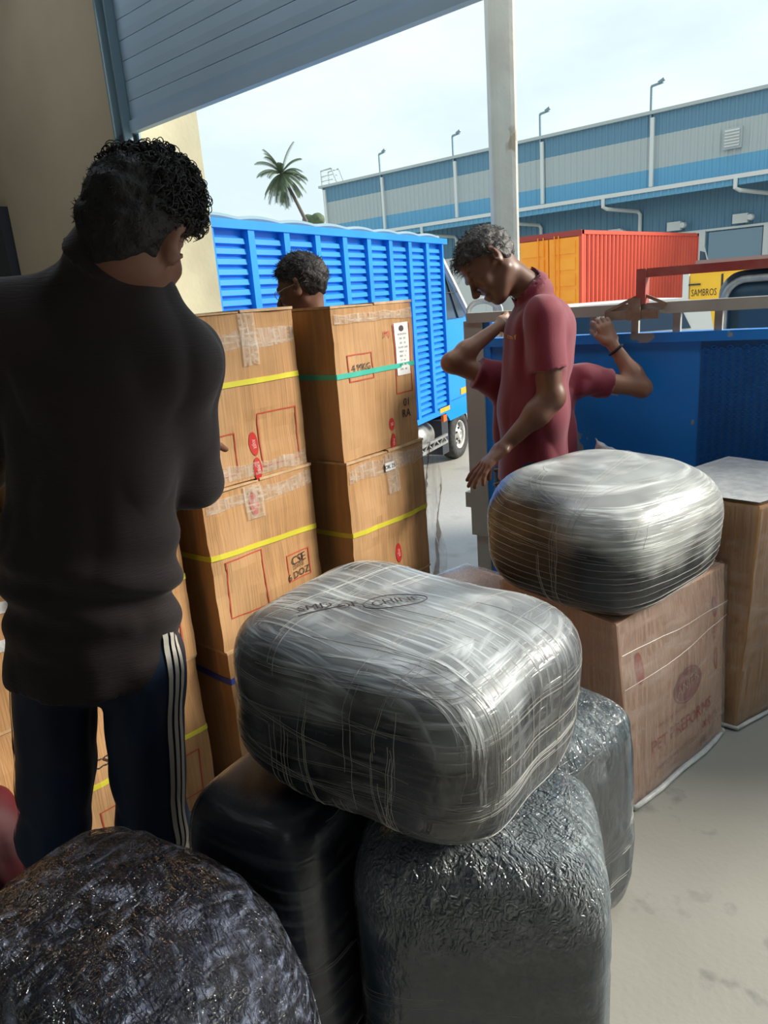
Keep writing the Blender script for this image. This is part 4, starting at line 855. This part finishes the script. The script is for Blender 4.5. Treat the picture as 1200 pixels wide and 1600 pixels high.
def hair_cap(c, fr, s=1., infl=.012, line=None, amp=.006, sc=45., seed=0):
    S = SDF()
    hl = line or (lambda x: np.interp(x, [-.12, -.06, -.03, -.01, .02, .05, .07, .1], [-.075, -.07, -.045, -.005, .02, .035, .055, .075]))
    S.ell(np.array(c)+s*(-.008*fr[0]+.025*fr[2]), (np.array((.096, .075, .088))+infl)*s, fr, hair=lambda q: (hl((q[:, 0]-.008)/s)*s-q[:, 2]-.025*s)*.8, k=0)
    S.disp = lambda P: amp*vnoise(P, sc, seed)+amp*.6*vnoise(P, sc*2.3, seed+1)
    return S
def strands(S, c, fr, n, L, seed, r=.0011, curly=0., gravity=.2, zmin=-.04, region=None):
    rr = np.random.RandomState(seed); mb = MB(); k_ = 0; c = np.array(c)
    while k_ < n:
        d = rr.randn(3); d /= np.linalg.norm(d); loc = np.array([d@fr[0], d@fr[1], d@fr[2]])
        if loc[2] < zmin/.09 or (region and not region(loc)): continue
        o_ = c+.02*fr[2]; p = S.surf(o_, d, .2); k_ += 1
        if np.linalg.norm(p-o_) < .05: continue
        g_ = nrm(d*.5+np.cross(d, rr.randn(3))*.5+fr[0]*.3+fr[2]*.1-np.array([0, 0, gravity])); P = [p-d*.003]; ph = rr.uniform(0, 6); ax1 = nrm(np.cross(g_, d)+1e-6); 
        m = 9 if curly else 4
        for q in range(m):
            st = g_*L/m
            if curly: a = ph+q*1.0; st = st+ (ax1*cos(a)+d*sin(a))*curly
            P.append(P[-1]+st)
        mb.tube(P, list(np.linspace(r, r*.35, len(P))), 3)
    return mb
def curls(S, c, fr, n, seed, region):
    rr = np.random.RandomState(seed); mb = MB(); k_ = 0; c = np.array(c)
    while k_ < n:
        d = rr.randn(3); d /= np.linalg.norm(d)
        if not region((d@fr[0], d@fr[1], d@fr[2])): continue
        o_ = c+.02*fr[2]; p = S.surf(o_, d, .2); k_ += 1; n_ = nrm(p-o_); t_ = nrm(np.cross(n_, rr.randn(3))); b_ = np.cross(n_, t_); R_ = rr.uniform(.004, .009); dr = rr.uniform(.002, .008); P = []
        for q in range(11):
            a = q*.62; P.append(p+n_*(R_*(1-cos(a))*.75-.002)+t_*R_*sin(a)+b_*dr*q/5)
        mb.tube(P, list(np.linspace(.0013, .0006, 11)), 3)
    return mb
def polo(S, neck, nfr, r=.066, h=.034):
    """stand collar ring round the neck"""
    u = nrm(nfr); 
    S.cap(neck-u*.01, neck+u*(h+.02), r+.010, r+.002, k=.012, cut=(neck+u*h, u))
    S.cap(neck+u*h, neck-u*.012, r+.004, r+.022, k=.002, cut=(neck-u*.008, -u)); S.cap(neck+u*(h+.02), neck+u*(h+.021), .001, .001, k=0, op=-1)
    S.cap(neck+u*.02, neck+u*(h+.06), r-.006, r-.002, k=.002, op=-1); S.clip(neck+u*(h+.001), u, neck-.16, neck+.16) if False else None
def folds(a1=.005, a2=.003, s1=9, s2=22, st=(1, 1, .45), seed=0):
    return lambda P: a1*vnoise(P*np.array(st), s1, seed)+a2*(1-2*abs(vnoise(P*np.array(st), s2, seed+2)))
# ---- man in maroon polo, profile, looking down
def man_maroon():
    D = 2.75; fimg = -RT; f = nrm(-RH*1.0-HF*.10); side = nrm(np.cross([0, 0, 1], f))      # side = his left = towards viewer
    hc = at(763, 411, D); hf = nrm(-RT*.64-UP*.77-FW*.05); hu = nrm(-RT*.77+UP*.64)
    fr = frame(hf, hu); nb = at(832, 456, D)
    t = thing('person', 'man in a maroon polo shirt seen from the side, looking down with one hand out', 'person', at(835, 760, D)*[1, 1, 0])
    S = SDF(); head(S, hc, fr, nb, 1.05); 
    shL = at(850, 492, D-.15); shR = at(842, 492, D+.19); elL = at(862, 622, D-.17); wrL = at(789, 697, D-.17); elR = at(800, 640, D+.22); wrR = at(822, 735, D+.2)
    ch = at(838, 520, D); pe = at(832, 755, D); pe0 = pe.copy()
    S.cap(nb-[0, 0, .04], ch, .045, .09, k=.04, wide=(side, 1.5)); S.cap(ch, at(833, 650, D), .10, .10, wide=(side, 1.45)); S.cap(at(833, 650, D), pe, .10, .10, wide=(side, 1.5), k=.04)
    for a_, e_, w_ in ((shL, elL, wrL), (shR, elR, wrR)): S.cap(ch+(a_-ch)*.3, a_, .06, .05, k=.05); arm(S, a_, e_, w_)
    S.ell(elL+.012*nrm(elL-wrL), (.036, .036, .036), k=.02)
    hd = nrm(-RT*.72-UP*.69); ht = nrm(-RT*.30+UP*.20+FW*.9); hn = np.cross(hd, ht)
    hand(S, wrL, nrm(hd), hn, 1, 1.16, curl=(.14, .16, .20, .28), fan=.24, tcurl=.9, tout=.05)
    hand(S, wrR, nrm(hd), -side, 1, 1., curl=(.5, .5, .5, .5))
    hips = [pe+side*.09+[0, 0, -.03], pe-side*.09+[0, 0, -.03]]; an = [np.array([p[0], p[1], .09])+f*o_ for p, o_ in zip(hips, (.02, -.05))]; kn = [(h+a)/2+f*.02 for h, a in zip(hips, an)]
    legs(S, hips, kn, an, f, .85); v, fc = S.mesh(.0042); mk('body', v, fc, MT['skin1'], t, smooth=True)
    # shirt
    S = SDF(); w = (side, 1.42)
    S.cap(nb-[0, 0, .015], ch, .058, .100, k=.05, wide=(side, 1.45)); S.cap(ch, at(831, 640, D), .116, .124, wide=w, k=.03); S.cap(at(831, 640, D), at(833, 775, D), .124, .138, wide=(side, 1.35), k=.05)
    S.cap(at(862, 505, D), at(860, 560, D), .08, .07, k=.06, wide=(side, 1.3))
    for a_, e_ in ((shL, elL), (shR, elR)):
        cut = a_+(e_-a_)*.66; S.cap(ch+(a_-ch)*.4+[0, 0, .01], a_, .066, .064, k=.05); S.cap(a_, a_+(e_-a_)*.8, .066, .066, k=.03, cut=(cut, e_-a_))
    polo(S, nb+nrm(hc-nb)*.005, nrm(hc-nb)+np.array([0, 0, .25]), .064, .038)
    S.clip(pe+[0, 0, .0], nrm(np.array([0, 0, -1.])+f*.10)); S.disp = folds(.010, .005, 7, 15, (1, 1, .28), 3)
    v, fc = S.mesh(.0055); sm = mk('polo_shirt', v, fc, MT['maroon'], t, smooth=True)
    P, ff = text2d('IPref', .017); cS = at(790, 524, D-.02)
    try:
        vv = []
        for p in P: q = cS+(-UP*p[0]*.25+(RH*.5-HF*.2)*0+np.array([0, 0, 1])*p[1]+f*(-p[0])*.75); vv.append(S.surf(q, side, .25)+side*.002)
        mk('chest_embroidery', vv, ff, MT['amber'], t)
    except Exception: pass
    S = SDF(); 
    for h, k_, a in zip(hips, kn, an): S.cap(h+[0, 0, .1], k_, .095, .075, k=.05); S.cap(k_, a+[0, 0, -.01], .075, .062, k=.03)
    S.clip((0, 0, .05), (0, 0, -1)); S.disp = folds(.006, .003, 8, 20, (1, 1, .4), 5); v, fc = S.mesh(.01); mk('trousers', v, fc, MT['navy'], t, smooth=True)
    for a in an: shoe(t, a, f, MT['black'])
    H_ = hair_cap(hc, fr, 1.05, .010, seed=2, amp=.005); v, fc = H_.mesh(.004); hm = mk('hair', v, fc, MT['hair_grey'], t, smooth=True)
    strands(H_, hc, fr, 1500, .014, 4, .0011, 0, .1, -.03).build('hair_strands', MT['hair_grey'], hm, kind='stuff')
    strands(H_, hc, fr, 120, .03, 5, .0011, .002, .6, .02, lambda l: l[0] > .62 and l[2] > .1).build('fringe', MT['hair_grey'], hm, kind='stuff')
man_maroon()
# ---- man behind, arms raised to the rail
def man_rail():
    D = 3.05; f = nrm(HF*1.+RH*.12); side = nrm(np.cross([0, 0, 1], f))       # faces away; left side is left in the picture
    t = thing('person', 'man in a maroon polo shirt behind the first, elbows out, gripping the lorry rail', 'person', at(840, 760, D)*[1, 1, 0])
    hc = at(832, 512, D+.03); fr = frame(f*.8-[0, 0, .55], [0, 0, 1]); nb = at(838, 560, D)
    S = SDF(); head(S, hc, fr, nb, .98, face=True)
    shR = at(905, 592, D); shL = at(772, 592, D); elR = at(1003, 606, D+.02); elL = at(705, 567, D-.02); wrR = at(955, 536, D+.10); wrL = at(782, 508, D+.08)
    ch = at(838, 615, D); pe = at(838, 770, D)
    S.cap(nb-[0, 0, .03], ch, .05, .085, k=.04, wide=(side, 1.5)); S.cap(ch, pe, .095, .095, wide=(side, 1.45))
    for a_, e_, w_ in ((shL, elL, wrL), (shR, elR, wrR)): S.cap(ch+(a_-ch)*.4, a_, .055, .045, k=.05); arm(S, a_, e_, w_, .92)
    railR = G3(.66, -.035, 1.385); 
    hand(S, wrR, nrm(at(938, 494, D+.14)-wrR), nrm(HF), -1, .95, curl=(.55, .6, .6, .6), fan=.10, tcurl=.9, tout=.45)
    hand(S, wrL, nrm(at(808, 492, D+.2)-wrL), nrm(HF), 1, .95, curl=(.6, .6, .6, .6), fan=.08)
    hips = [pe+side*.085, pe-side*.085]; an = [np.array([p[0], p[1], .09]) for p in hips]; kn = [(h+a)/2+f*.02 for h, a in zip(hips, an)]
    legs(S, hips, kn, an, f, .95); v, fc = S.mesh(.0045); bd = mk('body', v, fc, MT['skin2'], t, smooth=True)
    S = SDF(); S.cap(nb-[0, 0, .01], ch, .058, .095, k=.05, wide=(side, 1.5)); S.cap(ch, pe+[0, 0, -.03], .105, .112, wide=(side, 1.62), k=.03)
    for a_, e_, fc_ in ((shL, elL, .42), (shR, elR, .52)):
        cut = a_+(e_-a_)*fc_; S.cap(ch+(a_-ch)*.5, a_, .062, .062, k=.05); S.cap(a_, a_+(e_-a_)*.8, .064, .072, k=.03, cut=(cut, e_-a_))
    polo(S, nb, [0, 0, 1], .06, .03); S.clip(pe+[0, 0, -.0], (0, 0, -1)); S.disp = folds(.009, .005, 8, 18, (1, 1, .4), 9)
    v, fc = S.mesh(.006); mk('polo_shirt', v, fc, MT['maroon'], t, smooth=True)
    S = SDF(); 
    for h, k_, a in zip(hips, kn, an): S.cap(h+[0, 0, .1], k_, .095, .075, k=.05); S.cap(k_, a, .075, .062, k=.03)
    S.clip((0, 0, .05), (0, 0, -1)); v, fc = S.mesh(.012); mk('trousers', v, fc, MT['navy'], t, smooth=True)
    for a in an: shoe(t, a, f, MT['black'])
    H_ = hair_cap(hc, fr, .98); v, fc = H_.mesh(.006); mk('hair', v, fc, MT['hair'], t, smooth=True)
    ax = nrm(wrR-elR); c = wrR-ax*.035; p = nrm(np.cross(ax, [1, 0, 0])); q = np.cross(ax, p); MB().tube([c+(p*cos(a)+q*sin(a))*.0305+ax*.006*cos(a) for a in np.linspace(0, 2*pi, 25)[:-1]], .0055, 6, closed=True).build('wrist_cord', MT['bead'], t, smooth=True)
man_rail()
# ---- man with glasses behind the cartons
def man_glasses():
    D = 3.25; f = nrm(-RH+HF*.25); side = nrm(np.cross([0, 0, 1], f))
    t = thing('person', 'man with glasses, only his dark-haired head showing above the cartons', 'person', at(480, 470, D)*[1, 1, 0])
    hc = at(472, 446, D); fr = frame(f-[0, 0, .28], [0, 0, 1]); nb = hc+np.array([0, 0, -.17])-f*.03
    S = SDF(); head(S, hc, fr, nb, 1.08); ch = nb+[0, 0, -.13]; pe = ch+[0, 0, -.42]
    S.cap(nb, ch, .05, .09, k=.04, wide=(side, 1.5)); S.cap(ch, pe, .10, .10, wide=(side, 1.45))
    for sg in (1, -1):
        a_ = ch+side*.17*sg+[0, 0, .05]; e_ = a_+[0, 0, -.29]+f*.02; w_ = e_+f*.2+[0, 0, -.12]; S.cap(ch, a_, .06, .05, k=.05); arm(S, a_, e_, w_); hand(S, w_, f-[0, 0, .3], -side*sg, sg)
    hips = [pe+side*.09, pe-side*.09]; an = [np.array([p[0], p[1], .09]) for p in hips]; kn = [(h+a)/2+f*.02 for h, a in zip(hips, an)]
    legs(S, hips, kn, an, f); v, fc = S.mesh(.005); mk('body', v, fc, MT['skin1'], t, smooth=True)
    S = SDF(); S.cap(nb-[0, 0, .02], ch, .058, .1, k=.05, wide=(side, 1.5)); S.cap(ch, pe, .115, .12, wide=(side, 1.45), k=.03)
    for sg in (1, -1): a_ = ch+side*.17*sg+[0, 0, .05]; S.cap(ch, a_, .066, .06, k=.05); S.cap(a_, a_+[0, 0, -.2], .062, .062, cut=(a_+[0, 0, -.19], (0, 0, -1)))
    S.clip(pe, (0, 0, -1)); v, fc = S.mesh(.01); mk('shirt', v, fc, MT['maroon'], t, smooth=True)
    S = SDF(); 
    for h, k_, a in zip(hips, kn, an): S.cap(h+[0, 0, .08], k_, .09, .075, k=.05); S.cap(k_, a, .07, .06, k=.03)
    S.clip((0, 0, .05), (0, 0, -1)); v, fc = S.mesh(.014); mk('trousers', v, fc, MT['navy'], t, smooth=True)
    for a in an: shoe(t, a, f, MT['black'])
    H_ = hair_cap(hc, fr, 1.08, .012, seed=6, amp=.006); v, fc = H_.mesh(.0045); hm = mk('hair', v, fc, MT['hair'], t, smooth=True)
    strands(H_, hc, fr, 800, .022, 8, .0013, 0, .1, -.03).build('hair_strands', MT['hair'], hm, kind='stuff')
    L = lambda x, y, z: hc+1.08*(x*fr[0]+y*fr[1]+z*fr[2]); mb = MB()
    for y in (-1, 1):
        mb.tube([L(.098+.002*cos(a), y*.033+.023*cos(a), -.006+.016*sin(a)) for a in np.linspace(0, 2*pi, 17)[:-1]], .0016, 5, closed=True); mb.tube([L(.096, y*.056, .0), L(.05, y*.077, .004), L(-.005, y*.083, .006)], .002, 5)
    mb.tube([L(.1, -.01, 0), L(.103, 0, .003), L(.1, .01, 0)], .0016, 5); mb.build('glasses', MT['steel'], t, smooth=True)
man_glasses()
# ---- man in the foreground, back turned
def man_back():
    f = nrm(HF*1.+RH*.15); side = nrm(np.cross([0, 0, 1], f)); D = 1.3
    t = thing('person', 'man in a dark polo and striped navy track trousers standing with his back turned', 'person', at(155, 1100, 1.32)*[1, 1, 0])
    hc = at(214, 356, 1.24); hu = nrm(RT*.45+UP*.89+HF*.30); fr = frame(HF*.95+RH*.22-[0, 0, .3], hu)
    nb = at(176, 430, 1.26); shR = at(282, 560, 1.27); shL = at(8, 505, 1.24); elR = at(304, 752, 1.36); elL = at(-40, 720, 1.36); wrR = elR+f*.22+[0, 0, .03]-(-side)*.0+side*.10; wrL = elL+f*.2+[0, 0, .06]-side*.08
    S = SDF(); head(S, hc, fr, nb, .92, nr=.053)
    ch = at(152, 600, 1.27); wa = at(145, 860, 1.30); pe = at(152, 1030, 1.33)
    S.cap(nb, ch, .05, .09, k=.04, wide=(side, 1.6)); S.cap(ch, wa, .09, .085, wide=(side, 1.45)); S.cap(wa, pe, .08, .08, wide=(side, 1.4), k=.02)
    for a_, e_, w_, sg in ((shL, elL, wrL, 1), (shR, elR, wrR, -1)): S.cap(ch+(a_-ch)*.4, a_, .055, .048, k=.05); arm(S, a_, e_, w_, .95); hand(S, w_, f+side*sg*-.3, [0, 0, -1], sg if sg > 0 else 1, .95, curl=(.5,)*4)
    kR = at(240, 1290, 1.38); kL = at(88, 1300, 1.36); aR = at(236, 1500, 1.44); aL = at(108, 1520, 1.40); aR[2] = .09; aL[2] = .09
    hips = [pe+side*.088, pe-side*.088]; kn = [kL, kR]; an = [aL, aR]
    legs(S, [h*.85+pe*.15 for h in hips], kn, an, f, .78); v, fc = S.mesh(.0055); mk('body', v, fc, MT['skin0'], t, smooth=True)
    S = SDF(); S.cap(nb+[0, 0, -.03], ch, .062, .100, k=.05, wide=(side, 1.6)); S.cap(ch, wa, .108, .100, wide=(side, 1.50), k=.03); S.cap(wa, pe+[0, 0, -.02], .100, .120, wide=(side, 1.5), k=.05)
    S.cap(nb+[0, 0, -.04], shR, .055, .055, k=.06); S.cap(nb+[0, 0, -.04], shL, .055, .06, k=.06)
    for a_, e_, w_ in ((shL, elL, wrL), (shR, elR, wrR)):
        S.cap(ch+(a_-ch)*.5, a_, .06, .058, k=.06); S.cap(a_, e_, .062, .054, k=.03); fo = e_+(w_-e_)*.45; S.cap(e_, fo+(w_-e_)*.2, .054, .050, k=.03, cut=(fo, w_-e_))
    u_ = nrm(hc-nb+np.array([0, 0, .02])); polo(S, nb+u_*.02, u_, .068, .035); S.cap(nb+u_*-.0, nb+u_*.038, .078, .070, k=.01, cut=(nb+u_*.036, u_)); S.cap(nb+u_*.03, nb+u_*.1, .060, .062, k=.002, op=-1)
    S.clip(pe+[0, 0, -.02], nrm(np.array([0, 0, -1.])+f*.05+side*.06))
    base = folds(.009, .004, 7, 15, (1, 1, .6), 12)
    def dsp(P):   # bunched folds across the waist
        g_ = np.exp(-((P[:, 2]-1.03)/.10)**2); n_ = vnoise(P, 5, 3); return base(P)+g_*(.006*np.sin((P[:, 2]*70)+n_*3+(P@RH)*14)-.002)
    S.disp = dsp; v, fc = S.mesh(.006); mk('polo_shirt', v, fc, MT['dark_shirt'], t, smooth=True)
    S = SDF(); S.cap(wa*.3+pe*.7, pe+[0, 0, .01], .105, .108, wide=(side, 1.5), k=.03)
    for h, k_, a in zip(hips, kn, an): S.cap(h, k_, .086, .072, k=.015); S.cap(k_, a+[0, 0, -.02], .072, .064, k=.03)
    S.clip((0, 0, .04), (0, 0, -1)); S.clip(wa*.3+pe*.7+[0, 0, .06], (0, 0, 1)); S.disp = folds(.008, .005, 8, 17, (1, 1, .5), 21); v, fc = S.mesh(.007); tm = mk('track_trousers', v, fc, MT['navy'], t, smooth=True)
    for (h, k_, a, sg) in ((hips[0], kn[0], an[0], 1), (hips[1], kn[1], an[1], -1)):
        for j in (-1, 0, 1):
            V = []; pts = [h+[0, 0, .10], h, h*.66+k_*.34, h*.33+k_*.67, k_, k_*.66+a*.34, k_*.33+a*.67]
            q_ = []
            for i in range(len(pts)-1):
                for u in np.linspace(0, 1, 9)[:-1]: q_.append(pts[i]*(1-u)+pts[i+1]*u)
            for p in q_:
                d = nrm(side*sg*1.-f*(.30)); off = f*j*.017
                for w_ in (-.0055, .0055): V.append(S.surf(p+off+f*w_, d, .3)+d*.0025)
            mk('stripe', V, [(2*i, 2*i+1, 2*i+3, 2*i+2) for i in range(len(V)//2-1)], MT['stripe'], tm)
    for a in an: shoe(t, a, f, MT['black'])
    H_ = hair_cap(hc, fr, .92, .008, seed=6, amp=.006, sc=38, line=lambda x: np.interp(x, [-.12, -.08, -.04, -.01, .03, .07, .1], [-.09, -.085, -.06, -.01, .03, .05, .07]))
    H_.ell(hc+fr[2]*.078+fr[0]*.02-fr[1]*.008, (.066, .052, .042), fr, k=.03); H_.ell(hc-fr[0]*.045-fr[2]*.01, (.052, .058, .068), fr, k=.02); H_.ell(hc+fr[2]*.045+fr[0]*.03-fr[1]*.04, (.045, .022, .045), fr, k=.03); v, fc = H_.mesh(.005); hm = mk('hair', v, fc, MT['hair'], t, smooth=True)
    curls(H_, hc, fr, 1100, 14, lambda l: l[2] > .12 and l[1] < .55 and l[0] > -.75).build('curls', MT['hair'], hm, kind='stuff')
    strands(H_, hc, fr, 1300, .010, 15, .0009, 0, .1, -.05).build('hair_strands', MT['hair'], hm, kind='stuff')
man_back()
# red bag at the left edge
c = at(-30, 1330, 1.52); S = SDF(); S.ell((c[0], c[1], .22), (.15, .13, .21), k=.05); S.ell((c[0]+.02, c[1], .36), (.08, .07, .1), k=.06); S.clip((0, 0, .004), (0, 0, -1)); S.disp = folds(.012, .008, 9, 18, (1, 1, .5), 2)
v, fc = S.mesh(.012); o = mk('cloth_bag', v, fc, MT['red_bag'], smooth=True); tag(o, 'dark red cloth bag on the floor at the left edge', 'bag')
